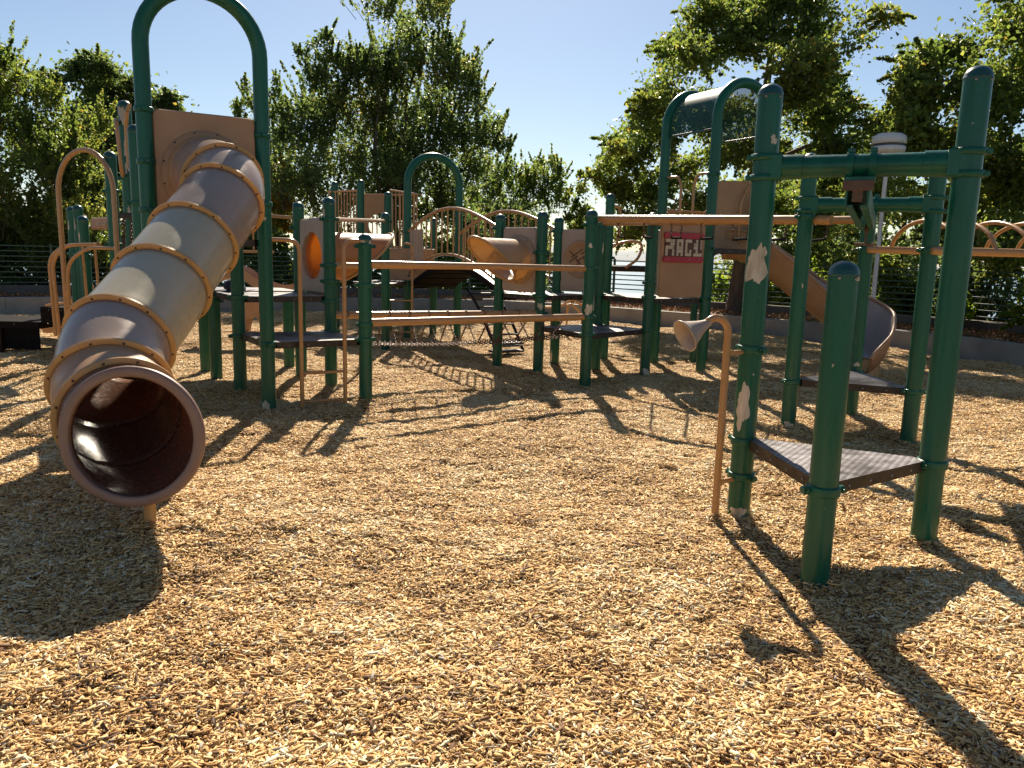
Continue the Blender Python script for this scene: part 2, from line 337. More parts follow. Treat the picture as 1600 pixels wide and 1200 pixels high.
def lakemat():
    m, nd, lk, b = mat('lake_water'); b.inputs['Base Color'].default_value = (.10, .17, .22, 1); b.inputs['Roughness'].default_value = .22
    n = N(nd, 'ShaderNodeTexNoise', Scale=.35, Detail=5.0); g = nd.new('ShaderNodeNewGeometry'); lk.new(g.outputs['Position'], n.inputs['Vector'])
    bp = nd.new('ShaderNodeBump'); bp.inputs['Strength'].default_value = .35; bp.inputs['Distance'].default_value = .5; lk.new(n.outputs[0], bp.inputs['Height']); lk.new(bp.outputs[0], b.inputs['Normal']); return m
m = M(); m.add([(-7000, 40, -25), (7000, 40, -25), (7000, 8000, -25), (-7000, 8000, -25)], [(0, 1, 2, 3)]); tag(m.obj('lake', lakemat()), kind='structure')
def hills():
    m = M(); xs = np.linspace(-6000, 6000, 121); vs = []
    for k, (yy, hh) in enumerate(((5200, 0), (5600, .55), (6100, 1), (6900, .7))):
        for x in xs:
            h = 60+45*math.sin(x*.0011+1)+28*math.sin(x*.0031+2.2)+14*math.sin(x*.0083)
            vs.append((x, yy, -26+hh*max(10, h)))
    n = len(xs); f = [(j*n+i, j*n+i+1, (j+1)*n+i+1, (j+1)*n+i) for j in range(3) for i in range(n-1)]
    m.add(vs, f, True); tag(m.obj('far_hills', surf('far_hill_slope', (.22, .25, .27), (.30, .32, .33), .004, .95, .03)), kind='structure')  # blue-grey slope colour stands in for distance haze
hills()

# ------------------------------------------------------------ wood chips
WALL = [(-19, 9), (-15.2, 13.2), (-10.9, 16.5), (-7.7, 18.4), (-3.95, 19.6), (-1.7, 20.1), (.7, 19.8), (2.4, 18.5), (3.7, 17.4), (4.85, 16.6), (5.85, 15.6), (7.05, 14.2), (7.65, 13.0), (7.95, 11.9), (8.25, 10.2), (8.5, 7.5), (8.6, 4)]
WP = [Vector((p.x, p.y)) for p in catmull([(x, y, 0) for x, y in WALL], 5)]
def offs(P, d):
    out = []
    for i in range(len(P)):
        t = (P[min(i+1, len(P)-1)]-P[max(i-1, 0)]).normalized(); out.append(P[i]+Vector((-t.y, t.x))*d)
    return out
def inside(x, y, poly):
    c = False; n = len(poly); j = n-1
    for i in range(n):
        a, b = poly[i], poly[j]
        if (a[1] > y) != (b[1] > y) and x < (b[0]-a[0])*(y-a[1])/(b[1]-a[1])+a[0]: c = not c
        j = i
    return c
FIELD = [(p.x, p.y) for p in WP]+[(8.6, -4), (-19, -4)]
def chipmat(name, attr=True):
    m, nd, lk, b = mat(name)
    g = nd.new('ShaderNodeNewGeometry')
    big = N(nd, 'ShaderNodeTexNoise', Scale=1.1, Detail=4.0, Roughness=.65); lk.new(g.outputs['Position'], big.inputs['Vector'])
    if attr:
        a = nd.new('ShaderNodeAttribute'); a.attribute_name = 'rnd'; src = a.outputs['Fac']
    else:
        v = N(nd, 'ShaderNodeTexVoronoi', Scale=55.0); lk.new(g.outputs['Position'], v.inputs['Vector']); sp = nd.new('ShaderNodeSeparateColor'); lk.new(v.outputs['Color'], sp.inputs[0]); src = sp.outputs[0]
    # damp, browner chips gather in patches; the dark tone also paints shaded gaps
    ma = N(nd, 'ShaderNodeMath', operation='MULTIPLY_ADD'); lk.new(big.outputs[0], ma.inputs[0]); ma.inputs[1].default_value = -1.25; ma.inputs[2].default_value = .68
    ad = N(nd, 'ShaderNodeMath', operation='ADD'); ad.use_clamp = True; lk.new(src, ad.inputs[0]); lk.new(ma.outputs[0], ad.inputs[1])
    if attr: r = ramp(nd, [(0, (.070, .030, .012)), (.13, (.21, .095, .033)), (.32, (.52, .275, .086)), (.425, (.58, .33, .112)), (.432, (.36, .32, .27)), (.452, (.36, .32, .27)), (.459, (.58, .345, .125)), (.60, (.71, .44, .165)), (.88, (.84, .61, .29)), (1, (.86, .74, .50))])
    else: r = ramp(nd, [(0, (.10, .05, .022)), (1, (.26, .15, .07))])
    lk.new(ad.outputs[0], r.inputs[0])
    gr = N(nd, 'ShaderNodeTexNoise', Scale=260.0, Detail=2.0); lk.new(g.outputs['Position'], gr.inputs['Vector'])
    mx = N(nd, 'ShaderNodeMix', data_type='RGBA'); mx.blend_type = 'MULTIPLY'; mx.inputs[0].default_value = .5; lk.new(r.outputs[0], mx.inputs[6]); rr = ramp(nd, [(.3, (.62, .58, .52)), (.7, (1, 1, 1))]); lk.new(gr.outputs[0], rr.inputs[0]); lk.new(rr.outputs[0], mx.inputs[7])
    lk.new(mx.outputs[2], b.inputs['Base Color']); b.inputs['Roughness'].default_value = .68; b.inputs['Specular IOR Level'].default_value = .3
    return m
CHIP = chipmat('wood_chip'); BED = chipmat('chip_bed', False)
def chip_floor():
    xs = np.arange(-19.5, 9.3, .3); ys = np.arange(-4, 21, .3); nx = len(xs); m = M(); vs = []; idx = {}
    fs = []
    for j, y in enumerate(ys):
        for i, x in enumerate(xs): vs.append((x, y, H(x, y)-.050))
    for j in range(len(ys)-1):
        for i in range(nx-1):
            if inside(xs[i]+.15, ys[j]+.15, OUTF): fs.append((j*nx+i, j*nx+i+1, (j+1)*nx+i+1, (j+1)*nx+i))
    m.add(vs, fs, True); return tag(m.obj('playground_floor', BED), kind='structure')
OUTF = [(p.x, p.y) for p in offs(WP, .12)]+[(9, -4.2), (-19.6, -4.2)]
chip_floor()
def chip_tile(seed, T=.62, n=8600, dome=0):
    g = np.random.default_rng(seed); x = g.uniform(-T/2, T/2, n); y = g.uniform(-T/2, T/2, n)
    L = np.clip(g.gamma(3.3, .0052, n)+.006, .009, .066); W = np.clip(L*g.uniform(.17, .46, n), .003, .014); Th = W*g.uniform(.16, .42, n); bk = g.uniform(0, 1, n) < .012; L = np.where(bk, g.uniform(.04, .075, n), L); W = np.where(bk, g.uniform(.012, .022, n), W)
    az = g.uniform(0, 2*PI, n); pit = g.normal(0, .20, n); rol = g.normal(0, .38, n)
    k = 2*PI/T; bumpz = .007*np.sin(k*x+seed)*np.sin(k*y)+.006*np.sin(2*k*x)*np.sin(k*y+1.3*seed)+.004*np.sin(3*k*y+seed)
    z = bumpz+g.uniform(-.024, .010, n)+(dome*np.exp(-(x*x+y*y)/(T*T*.055)) if dome else 0)-(.02*np.clip((x*x+y*y)/(T*T*.16), 0, 1.5) if dome else 0)
    ca, sa, cp, sp_, cr, sr = np.cos(az), np.sin(az), np.cos(pit), np.sin(pit), np.cos(rol), np.sin(rol)
    A = np.stack([ca*cp, sa*cp, sp_], 1); B0 = np.stack([-sa, ca, 0*az], 1); C0 = np.cross(A, B0); Bv = B0*cr[:, None]+C0*sr[:, None]; C = np.cross(A, Bv)
    tap = g.uniform(.25, 1.0, (n, 2)); c = np.stack([x, y, z], 1)
    def P(a, b, d): return c+A*(L/2*a)[:, None]+Bv*(W/2*b)[:, None]+C*(Th/2*d)[:, None]
    t0, t1 = tap[:, 0], tap[:, 1]; o = np.ones(n)
    vs = np.stack([P(-o, -t0, -o), P(-o, t0, -o), P(o, t1, -o), P(o, -t1, -o), P(-o*.97, -t0*.9, o), P(-o*.92, t0*.9, o), P(o*.95, t1*.85, o), P(o*.98, -t1*.95, o)], 1).reshape(-1, 3)
    q = np.array([(4, 7, 6, 5), (0, 3, 7, 4), (1, 5, 6, 2), (0, 4, 5, 1), (3, 2, 6, 7)]); f = (np.arange(n)[:, None, None]*8+q[None]).reshape(-1)
    me = bpy.data.meshes.new('chip_patch'); nv, nf = n*8, n*5
    me.vertices.add(nv); me.vertices.foreach_set('co', vs.ravel()); me.loops.add(nf*4); me.loops.foreach_set('vertex_index', f.astype(np.int32)); me.polygons.add(nf); me.polygons.foreach_set('loop_start', np.arange(0, nf*4, 4, dtype=np.int32)); me.update(calc_edges=True)
    a = me.attributes.new('rnd', 'FLOAT', 'POINT'); a.data.foreach_set('value', np.repeat(np.where(bk, .05, np.clip(g.beta(1.7, 1.25, n), 0, 1)), 8).astype(np.float32)); me.materials.append(CHIP)
    return bpy.data.objects.new('chip_patch', me)
def wood_chips():
    tiles = [chip_tile(s) for s in (1, 2, 3, 4, 5)]+[chip_tile(9, .42, 2600, .05)]; T = .5; pts, rots, ids = [], [], []
    inn = [(p.x, p.y) for p in offs(WP, -.22)]+[(8.35, -2), (-18.7, -2)]
    for i in range(-26, 20):
        for j in range(0, 42):
            x, y = i*T+(.25 if j % 2 else 0), j*T+.2
            if not inside(x, y, inn) or y < .8 or abs(x) > .78*y+2.2: continue
            e = .1; gx, gy = (H(x+e, y)-H(x-e, y))/(2*e), (H(x, y+e)-H(x, y-e))/(2*e)
            nz = Vector((-gx, -gy, 1)).normalized(); R = nz.to_track_quat('Z', 'Y').to_matrix() @ Matrix.Rotation(random.randrange(4)*PI/2+random.uniform(-.15, .15), 3, 'Z')
            pts.append((x, y, H(x, y))); rots.append(tuple(R.to_euler())); ids.append(random.randrange(5))
    for x, y in ((1.38, 4.44), (1.47, 3.48), (2.27, 4.02), (2.55, 6.94), (3.42, 7.63), (3.46, 6.54), (-1.885, 3.83), (1.21, 4.33), (-2.31, 7.19), (-1.48, 7.67), (-2.01, 8.43), (-2.85, 7.96), (.86, 8.96), (1.71, 9.84), (.33, 9.87), (2.53, 10.25)):
        pts.append((x+random.uniform(-.03, .03), y+random.uniform(-.03, .03), H(x, y)+.004)); rots.append((0, 0, random.uniform(0, 6.28))); ids.append(5)
    me = bpy.data.meshes.new('wood_chips'); me.from_pydata(pts, [], []); a = me.attributes.new('rot', 'FLOAT_VECTOR', 'POINT'); a.data.foreach_set('vector', np.array(rots, dtype=np.float32).ravel())
    a = me.attributes.new('pick', 'INT', 'POINT'); a.data.foreach_set('value', np.array(ids, dtype=np.int32))
    o = bpy.data.objects.new('wood_chips', me); COL.objects.link(o); tag(o, 'loose light brown wood chips covering the playground floor', 'wood chips', kind='stuff')
    ng = bpy.data.node_groups.new('scatter_chips', 'GeometryNodeTree'); ng.interface.new_socket('Geometry', in_out='INPUT', socket_type='NodeSocketGeometry'); ng.interface.new_socket('Geometry', in_out='OUTPUT', socket_type='NodeSocketGeometry')
    nd, lk = ng.nodes, ng.links; gi = nd.new('NodeGroupInput'); go = nd.new('NodeGroupOutput'); ip = nd.new('GeometryNodeInstanceOnPoints'); jn = nd.new('GeometryNodeJoinGeometry')
    for t in reversed(tiles):
        oi = nd.new('GeometryNodeObjectInfo'); oi.inputs[0].default_value = t; oi.inputs['As Instance'].default_value = True; lk.new(oi.outputs['Geometry'], jn.inputs[0])
    na = nd.new('GeometryNodeInputNamedAttribute'); na.data_type = 'FLOAT_VECTOR'; na.inputs[0].default_value = 'rot'; nb = nd.new('GeometryNodeInputNamedAttribute'); nb.data_type = 'INT'; nb.inputs[0].default_value = 'pick'
    lk.new(gi.outputs[0], ip.inputs['Points']); lk.new(jn.outputs[0], ip.inputs['Instance']); ip.inputs['Pick Instance'].default_value = True; lk.new(nb.outputs[0], ip.inputs['Instance Index']); lk.new(na.outputs[0], ip.inputs['Rotation']); lk.new(ip.outputs[0], go.inputs[0])
    md = o.modifiers.new('scatter', 'NODES'); md.node_group = ng
wood_chips()

# ------------------------------------------------------------ retaining wall, planting bed, kerb and fence
def strip(P, d0, d1, z0, z1, name, m, root, a, b, gap=.006):
    """one cast block of a curved wall between samples a..b"""
    A, B = offs(P, d0)[a:b+1], offs(P, d1)[a:b+1]; k = len(A); mm = M(); bv = .015
    if gap: 
        A[0] = A[0].lerp(A[1], gap); B[0] = B[0].lerp(B[1], gap)
    vs = [(p.x, p.y, z0) for p in A]+[(p.x, p.y, z1-bv) for p in A]+[(p.x+(q.x-p.x)*.06, p.y+(q.y-p.y)*.06, z1) for p, q in zip(A, B)]+[(q.x-(q.x-p.x)*.06, q.y-(q.y-p.y)*.06, z1) for p, q in zip(A, B)]+[(q.x, q.y, z1-bv) for q in B]+[(q.x, q.y, z0) for q in B]
    f = []
    for l in range(5):
        for i in range(k-1): f.append((l*k+i, l*k+i+1, (l+1)*k+i+1, (l+1)*k+i))
    f += [tuple(l*k for l in range(6)), tuple(l*k+k-1 for l in range(6))[::-1]]
    mm.add(vs, f); return mm.obj(name, m, root)
rw = thing('retaining_wall', (-1.7, 20.1, 0), 'low grey concrete wall edging the wood chips in a long curve', 'wall')
for a in range(0, len(WP)-1, 2): strip(WP, 0, .22, -.2, .33+.006*math.sin(a*3.1), 'wall_block', CONC, rw, a, min(a+2, len(WP)-1))
kb = thing('fence_kerb', (-1.7, 21.8, 0), 'dark concrete kerb under the green rail fence', 'wall')
for a in range(0, len(WP)-1, 3): strip(WP, 1.75, 2.0, -.3, .50+.005*math.sin(a*2.3), 'kerb_block', CONC2, kb, a, min(a+3, len(WP)-1))
def bed():
    A = offs(WP, .2); B = offs(WP, 1.78); m = M(); n = len(A); vs = []; K = 5
    for i in range(n):
        for k in range(K): p = A[i].lerp(B[i], k/(K-1)); vs.append((p.x, p.y, .27+.05*math.sin(p.x*2.1+k)*math.sin(p.y*1.7)+.03*(k/(K-1))))
    m.add(vs, [(i*K+k, (i+1)*K+k, (i+1)*K+k+1, i*K+k+1) for i in range(n-1) for k in range(K-1)], True); tag(m.obj('planting_bed', SOIL), kind='structure')
bed()
FP = offs(WP, 1.88)
def resample(P, step):
    out = [P[0]]; acc = 0
    for a, b in zip(P, P[1:]):
        L = (b-a).length; d = step-acc
        while d <= L: out.append(a.lerp(b, d/L)); d += step
        acc = (acc+L) % step
    return out
fr = thing('rail_fence', (-1.7, 22, 0), 'dark green metal fence of thin horizontal rails behind the planting bed', 'fence')
_pm = M(); _pm.box((0, 0, .5), (.05, .05, 1.0), bev=.006); PM = _pm.mesh('fence_post', FENCE)
FQ = resample(FP, 2.1)
for i, p in enumerate(FQ):
    t = (FQ[min(i+1, len(FQ)-1)]-FQ[max(i-1, 0)]); put('fence_post', PM, fr, (p.x, p.y, .48), (0, 0, math.atan2(t.y, t.x)))
for a, b in zip(FQ, FQ[1:]):
    d = b-a; L = d.length; d.normalize(); ax = (V(d.x, d.y, 0), V(-d.y, d.x, 0), V(0, 0, 1)); c = (a+b)/2
    rm = M(); rm.box((0, 0, 0), (L-.05, .026, .030), bev=.004); me = rm.mesh('rail', FENCE)
    for k in range(8): put('rail', me, fr, (c.x, c.y, .57+k*.122), (0, 0, math.atan2(d.y, d.x)))
# ------------------------------------------------------------ foliage
def leaves(name, m, root, pos, size, rnd, droop=.35, seed=1):
    g = np.random.default_rng(seed); n = len(pos); l = size*g.uniform(.7, 1.35, n); wd = l*g.uniform(.5, .8, n)
    a = g.normal(0, 1, (n, 3)); a[:, 2] -= droop; a /= np.linalg.norm(a, axis=1)[:, None]
    b = np.cross(a, g.normal(0, 1, (n, 3))+np.array([0, 0, .6])); b /= np.linalg.norm(b, axis=1)[:, None]; c = np.cross(a, b)
    f = (wd*.22)[:, None]*c; L = (l/2)[:, None]*a; W = (wd/2)[:, None]*b; mid = -L*.25
    vs = np.stack([pos-L, pos+mid+W+f, pos+L, pos+mid-W+f], 1).reshape(-1, 3)-np.array(ROOTLOC(root))
    idx = (np.arange(n)[:, None, None]*4+np.array([(0, 3, 2), (0, 2, 1)])[None]).reshape(-1); nf = 2*n
    me = bpy.data.meshes.new(name); me.vertices.add(4*n); me.vertices.foreach_set('co', vs.ravel()); me.loops.add(nf*3); me.loops.foreach_set('vertex_index', idx.astype(np.int32)); me.polygons.add(nf); me.polygons.foreach_set('loop_start', np.arange(0, nf*3, 3, dtype=np.int32)); me.update(calc_edges=True)
    at = me.attributes.new('rnd', 'FLOAT', 'POINT'); at.data.foreach_set('value', np.repeat(np.clip(rnd, 0, 1), 4).astype(np.float32)); me.materials.append(m)
    o = bpy.data.objects.new(name, me); COL.objects.link(o); o.parent = root; return o
def lobe_points(g, C, R, n, style='out', tm=None, tw=.006):
    """leaf positions of one bough: a loose core and feathery shoots, upright or spreading"""
    R = np.array(R, float); K = max(5, int(n/70)); C = np.array(C)
    d = g.normal(0, 1, (n, 3)); d /= np.linalg.norm(d, axis=1)[:, None]; core = d*(g.uniform(0, 1, n)**.42*.82)[:, None]
    if style == 'up':
        b0 = g.normal(0, .42, (K, 3)); b0[:, 2] = g.uniform(-.9, .2, K); e = b0*np.array([.75, .75, 0])+g.normal(0, .16, (K, 3)); e[:, 2] = g.uniform(.7, 1.5, K); dirv = e
    else:
        b0 = g.normal(0, .25, (K, 3)); dirv = g.normal(0, 1, (K, 3)); dirv[:, 2] *= .55; dirv /= np.linalg.norm(dirv, axis=1)[:, None]; dirv *= g.uniform(.7, 1.35, K)[:, None]; dirv[:, 2] += g.uniform(-.05, .30, K)
    k = g.integers(0, K, n); t = g.uniform(.08, 1, n)**.8
    sh = b0[k]+dirv[k]*t[:, None]+d*(.20*(1.15-t)*g.uniform(.3, 1, n))[:, None]
    if style != 'up': sh[:, 2] -= .22*t**2
    use = g.uniform(0, 1, n) < .64
    if tm is not None:
        for q in range(K):
            pts = [tuple(C+(b0[q]+dirv[q]*s_-(np.array([0, 0, .22*s_*s_]) if style != 'up' else 0))*R) for s_ in (-.3, .35, .95)]; tm.tube(pts, [tw, tw*.6, tw*.2], 3, caps=False)
    return C+np.where(use[:, None], sh, core)*R
def tree(name, label, base, stems, prof, z0, z1, nlobe, rl, nleaf, size, m, seed, trunk=.16, upright=.0, lean=(0, 0), group=None, gap=.0, yellow=0, cat='tree', rot_amp=.35, lobes=None, style='out', fill=.22):
    g = np.random.default_rng(seed); root = thing(name, base, label, cat, group); bx, by, bz = base
    tm = M(); LB = []
    def axis(z): t = (z-bz)/(z1-bz); return np.array([bx+lean[0]*t, by+lean[1]*t, z])
    if lobes: LB = [(np.array(c), r) for c, r in lobes]
    for i in range(nlobe):
        t = ((i+.5)/nlobe)**.85 if i % 3 else g.uniform(0, 1); z = z0+(z1-z0)*t; R = prof(t); a = g.uniform(0, 2*PI) if i % 2 else i*2.399
        R *= 1+rot_amp*math.sin(2*a+seed)*.6+g.normal(0, .12); rr = R*math.sqrt(g.uniform(.12, 1)); c = axis(z)+np.array([rr*math.cos(a), rr*math.sin(a), 0]); LB.append((c, rl*g.uniform(.65, 1.25)*(.55+.45*min(1, R/max(prof(.4), .1)))))
    # trunk and limbs
    top = axis(z0+(z1-z0)*.88); pts = [axis(bz-.1), axis(bz+(z0-bz)*.6), axis(z0+(z1-z0)*.35), top]
    tm.tube([tuple(p) for p in catmull([tuple(p) for p in pts], 4)], [trunk*(1.15-.95*i/12) for i in range(13)], 9, caps=False)
    for k in range(stems):
        a = g.uniform(0, 6.28); e = np.array([math.cos(a), math.sin(a), 0])*prof(.4)*.45; q = [axis(bz), axis(bz+(z0-bz)*.8)+e*.25, axis(z0+(z1-z0)*.5)+e, axis(z0+(z1-z0)*.85)+e*.9]
        tm.tube([tuple(p) for p in catmull([tuple(p) for p in q], 4)], [trunk*.6*(1.1-.95*i/12) for i in range(13)], 7, caps=False)
    nodes = [(axis(z0*.9+bz*.1+(z1-z0)*.80*k/9), trunk*(.62-.5*k/9)) for k in range(10)]
    for c, r in sorted(LB, key=lambda q: np.hypot(q[0][0]-axis(q[0][2])[0], q[0][1]-axis(q[0][2])[1])):
        c = np.array(c, float); best = min(range(len(nodes)), key=lambda q: np.linalg.norm(nodes[q][0]-c)+1.4*max(0, nodes[q][0][2]-c[2]+.25)); s0, w0 = nodes[best]; L_ = np.linalg.norm(c-s0); w0 = min(w0*.75, trunk*.42)
        m1 = s0+(c-s0)*.35+np.array([0, 0, .10*L_])+g.normal(0, .07, 3)*L_; m2 = s0+(c-s0)*.70+np.array([0, 0, .09*L_])+g.normal(0, .06, 3)*L_
        pth = catmull([tuple(s0), tuple(m1), tuple(m2), tuple(c)], 3); tm.tube([tuple(p) for p in pth], [w0+(max(.006, w0*.35)-w0)*q/(len(pth)-1) for q in range(len(pth))], 5, caps=False)
        nodes += [(m1, w0*.8), (m2, w0*.6), (c, w0*.4)]
    wts = np.array([r**1.7 for _, r in LB]); wts /= wts.sum(); P, RN = [], []
    for (c, r), wt in zip(LB, wts):
        n = max(20, int(nleaf*wt)); P.append(lobe_points(g, c, (r, r, r*(.78+upright)), n, style, tm, trunk*.05)); RN.append(np.clip(g.normal(.42+g.normal(0, .14), .17, n), 0, .93 if g.uniform() > yellow else 1))
    Cs = np.array([c for c, _ in LB]); nf = int(nleaf*fill)      # twigs between neighbouring boughs
    i0 = g.integers(0, len(Cs), nf); D = np.linalg.norm(Cs[:, None]-Cs[None], axis=2)+np.eye(len(Cs))*99; nb = np.argsort(D, axis=1)[:, :3]; j0 = nb[i0, g.integers(0, 3, nf)]
    rr = np.array([r for _, r in LB])[i0]; P.append(Cs[i0]+(Cs[j0]-Cs[i0])*g.uniform(.1, .9, nf)[:, None]+g.normal(0, .36, (nf, 3))*rr[:, None]); RN.append(np.clip(g.normal(.42, .2, nf), 0, .93))
    tm.obj('trunk', BARK, root)
    leaves('crown', m, root, np.concatenate(P), size, np.concatenate(RN), seed=seed+50); return root
def shrub(name, label, base, w, d, h, n, size, m, seed, group=None, cat='shrub'):
    g = np.random.default_rng(seed); root = thing(name, base, label, cat, group); bx, by, bz = base; tm = M(); P, RN = [], []
    nl = max(5, int(w*d*h*3.2)); nl = min(nl, 26)
    for i in range(nl):
        a = g.uniform(0, 6.28); rr = math.sqrt(g.uniform(0, 1)); z = g.uniform(.25, .92); c = np.array([bx+w/2*rr*math.cos(a)*(1.1-.5*z), by+d/2*rr*math.sin(a)*(1.1-.5*z), bz+h*z]); r = min(w, h)*.26*g.uniform(.7, 1.2)
        tm.tube([(bx+g.normal(0, .08), by+g.normal(0, .08), bz-.05), tuple((c+np.array([bx, by, bz]))/2), tuple(c)], [.022, .014, .005], 5, caps=False)
        k = n//nl; P.append(lobe_points(g, c, (r, r, r), k)); RN.append(np.clip(g.normal(.45+g.normal(0, .12), .18, k), 0, .95))
    tm.obj('stems', BARK, root); leaves('foliage', m, root, np.concatenate(P), size, np.concatenate(RN), seed=seed+9); return root
def gz(x, y):
    r = math.hypot(x+1.5, y-6); t = min(max((r-19)/70, 0), 1); return -.06-26*(t*t*(3-2*t))
rnd_prof = lambda R, p=.8: (lambda t: R*max(.08, math.sin(PI*min(max(.10+.86*t, 0), 1)))**p)
# crowns measured tree by tree: (x, y, z, radius) of each bough
CENTRAL = [(-3.9,27.56,9.1,0.47),(-4.1,23.15,8.4,0.64),(-4.3,26.0,7.63,0.77),(-3.4,25.05,8.13,0.38),(-4.51,25.17,6.96,0.89),(-2.5,25.39,9.19,0.47),(-2.5,23.66,8.53,0.6),(-2.39,25.38,7.78,0.7),(-2.28,24.77,7.01,0.81),(-1.85,28.79,7.98,0.38),(-1.72,25.82,7.32,0.43),(-6.07,25.26,8.07,0.3),(-6.02,25.33,7.4,0.43),(-6.33,24.96,6.72,0.6),(-6.63,24.59,7.39,0.21),(-5.73,25.22,6.35,0.81),(-5.21,26.06,7.71,0.38),(-5.11,25.37,7.14,0.6),(-6.95,26.52,6.12,0.6),(-5.94,25.41,5.56,0.89),(-4.71,25.62,5.98,0.98),(-3.49,27.08,6.21,0.89),(-2.47,26.12,6.04,0.89),(-1.46,25.11,6.26,0.6),(-6.77,25.42,4.95,0.77),(-5.54,26.12,4.58,0.98),(-4.31,27.46,4.81,1.06),(-3.07,25.34,4.84,1.06),(-1.85,25.37,5.17,0.85),(-0.83,26.56,5.79,0.43),(-0.99,24.75,5.19,0.55),(-0.45,25.32,4.95,0.38),(-1.38,26.45,4.33,0.77),(-2.45,26.16,3.86,0.89),(-3.69,25.69,3.63,0.98),(-4.93,26.24,3.6,0.98),(-6.18,22.88,3.57,0.89),(-7.17,26.58,3.74,0.68),(-7.39,24.68,2.93,0.77),(-5.56,24.0,2.77,0.98),(-3.89,25.87,2.82,0.98),(-2.23,26.27,3.06,0.72),(-1.51,25.17,6.94,0.34),(-3.29,24.57,7.18,0.51),(-7.47,25.63,5.82,0.34),(-7.59,25.55,5.03,0.38),(-4.51,26.95,5.4,0.64),(-6.34,26.32,6.14,0.43)]
MAPLE = [(4.17,18.4,7.05,0.61),(4.86,19.33,7.33,0.73),(5.58,17.99,7.15,0.64),(6.18,17.26,6.83,0.42),(3.51,18.8,6.36,0.51),(4.23,18.79,6.24,0.76),(5.08,17.98,6.33,0.83),(5.94,17.4,6.22,0.7),(6.9,18.43,6.65,0.3),(6.95,15.66,6.18,0.39),(7.3,18.9,5.78,0.33),(6.87,18.7,5.49,0.55),(3.4,16.53,5.68,0.64),(3.08,18.26,5.12,0.51),(2.74,17.22,4.7,0.55),(2.21,18.97,4.2,0.39),(1.99,16.13,3.7,0.3),(2.57,17.27,3.72,0.55),(3.33,18.92,4.44,0.7),(4.01,19.38,5.15,0.67),(5.59,16.0,5.33,0.83),(6.5,17.69,4.8,0.76),(7.49,18.53,5.03,0.48),(7.86,17.58,4.55,0.45),(7.43,19.82,4.12,0.7),(6.73,16.98,3.82,0.7),(5.85,18.56,3.94,0.73),(4.97,17.13,3.92,0.73),(3.97,19.63,3.61,0.7),(3.12,18.18,3.02,0.64),(2.27,17.82,3.0,0.48),(3.74,16.45,2.6,0.64),(4.91,19.92,2.7,0.61),(6.09,18.97,2.81,0.64),(7.12,18.97,2.83,0.64),(7.81,19.36,3.28,0.55),(8.12,18.56,3.86,0.33),(1.71,17.55,3.27,0.27),(2.87,17.38,2.29,0.48),(4.83,17.38,1.83,0.42),(5.5,19.6,1.85,0.36),(4.08,16.71,1.88,0.36),(6.03,17.59,1.71,0.3),(2.47,17.87,1.96,0.39),(4.9,18.43,4.89,0.61),(7.32,18.79,2.26,0.45)]
PLANE = [(7.88,13.68,6.12,0.42),(8.55,13.24,6.24,0.68),(9.18,14.8,5.83,0.76),(8.29,15.89,5.59,0.57),(7.64,15.48,5.35,0.44),(7.22,14.99,5.01,0.39),(6.92,14.51,4.56,0.39),(7.48,15.06,4.57,0.57),(8.28,14.58,4.7,0.68),(9.11,15.54,4.61,0.68),(6.86,14.08,3.99,0.34),(7.44,14.92,3.89,0.57),(8.17,14.7,3.69,0.62),(9.01,15.29,3.59,0.68),(6.82,15.0,3.31,0.34),(7.41,17.1,3.09,0.57),(8.29,16.15,2.76,0.57),(9.26,16.15,2.67,0.68),(7.14,12.96,2.5,0.44),(7.86,14.49,2.28,0.44),(8.85,14.25,2.07,0.52),(9.62,15.28,1.74,0.49),(7.46,12.75,1.82,0.34),(9.85,15.86,5.19,0.99),(10.21,15.76,3.51,0.99),(9.52,13.63,6.7,0.86)]
FEATHER = [(-12.2,18.52,6.14,0.32),(-12.01,18.68,5.71,0.39),(-12.43,19.44,5.27,0.45),(-11.75,19.98,5.14,0.52),(-11.16,21.24,4.71,0.52),(-12.27,19.22,4.38,0.68),(-11.51,20.09,4.1,0.68),(-10.94,19.54,3.82,0.52),(-12.19,20.98,3.48,0.74),(-11.36,20.07,3.05,0.74),(-10.69,20.63,2.91,0.52),(-12.42,18.43,2.56,0.81),(-11.5,19.23,2.12,0.74),(-10.55,18.67,2.15,0.58),(-10.35,20.75,2.77,0.36),(-12.33,19.99,1.64,0.74),(-11.24,19.13,1.35,0.68),(-10.2,18.99,1.46,0.55),(-13.08,19.84,5.69,0.74),(-13.22,18.77,4.21,0.89),(-13.35,18.56,2.69,0.89),(-13.3,19.83,1.45,0.74),(-11.89,21.62,1.25,0.58)]
ROUND = [(-13.51,24.78,6.75,0.58),(-12.8,24.5,6.96,0.46),(-12.33,23.95,6.67,0.5),(-13.94,23.8,6.21,0.58),(-13.16,25.47,6.04,0.87),(-12.16,25.77,6.07,0.79),(-11.84,25.01,6.42,0.46),(-11.38,25.3,5.8,0.67),(-10.87,25.1,6.1,0.31),(-10.75,25.12,5.72,0.31),(-12.62,23.63,5.1,0.96),(-11.62,24.59,4.94,0.87),(-13.62,25.1,5.08,0.79),(-10.99,24.3,4.86,0.46),(-13.28,24.57,4.12,0.87),(-12.08,24.26,3.95,0.96),(-11.27,24.7,3.97,0.67),(-12.54,25.77,2.96,0.96),(-13.57,24.63,2.73,0.79),(-11.52,24.86,2.98,0.87),(-10.73,25.73,2.61,0.75)]
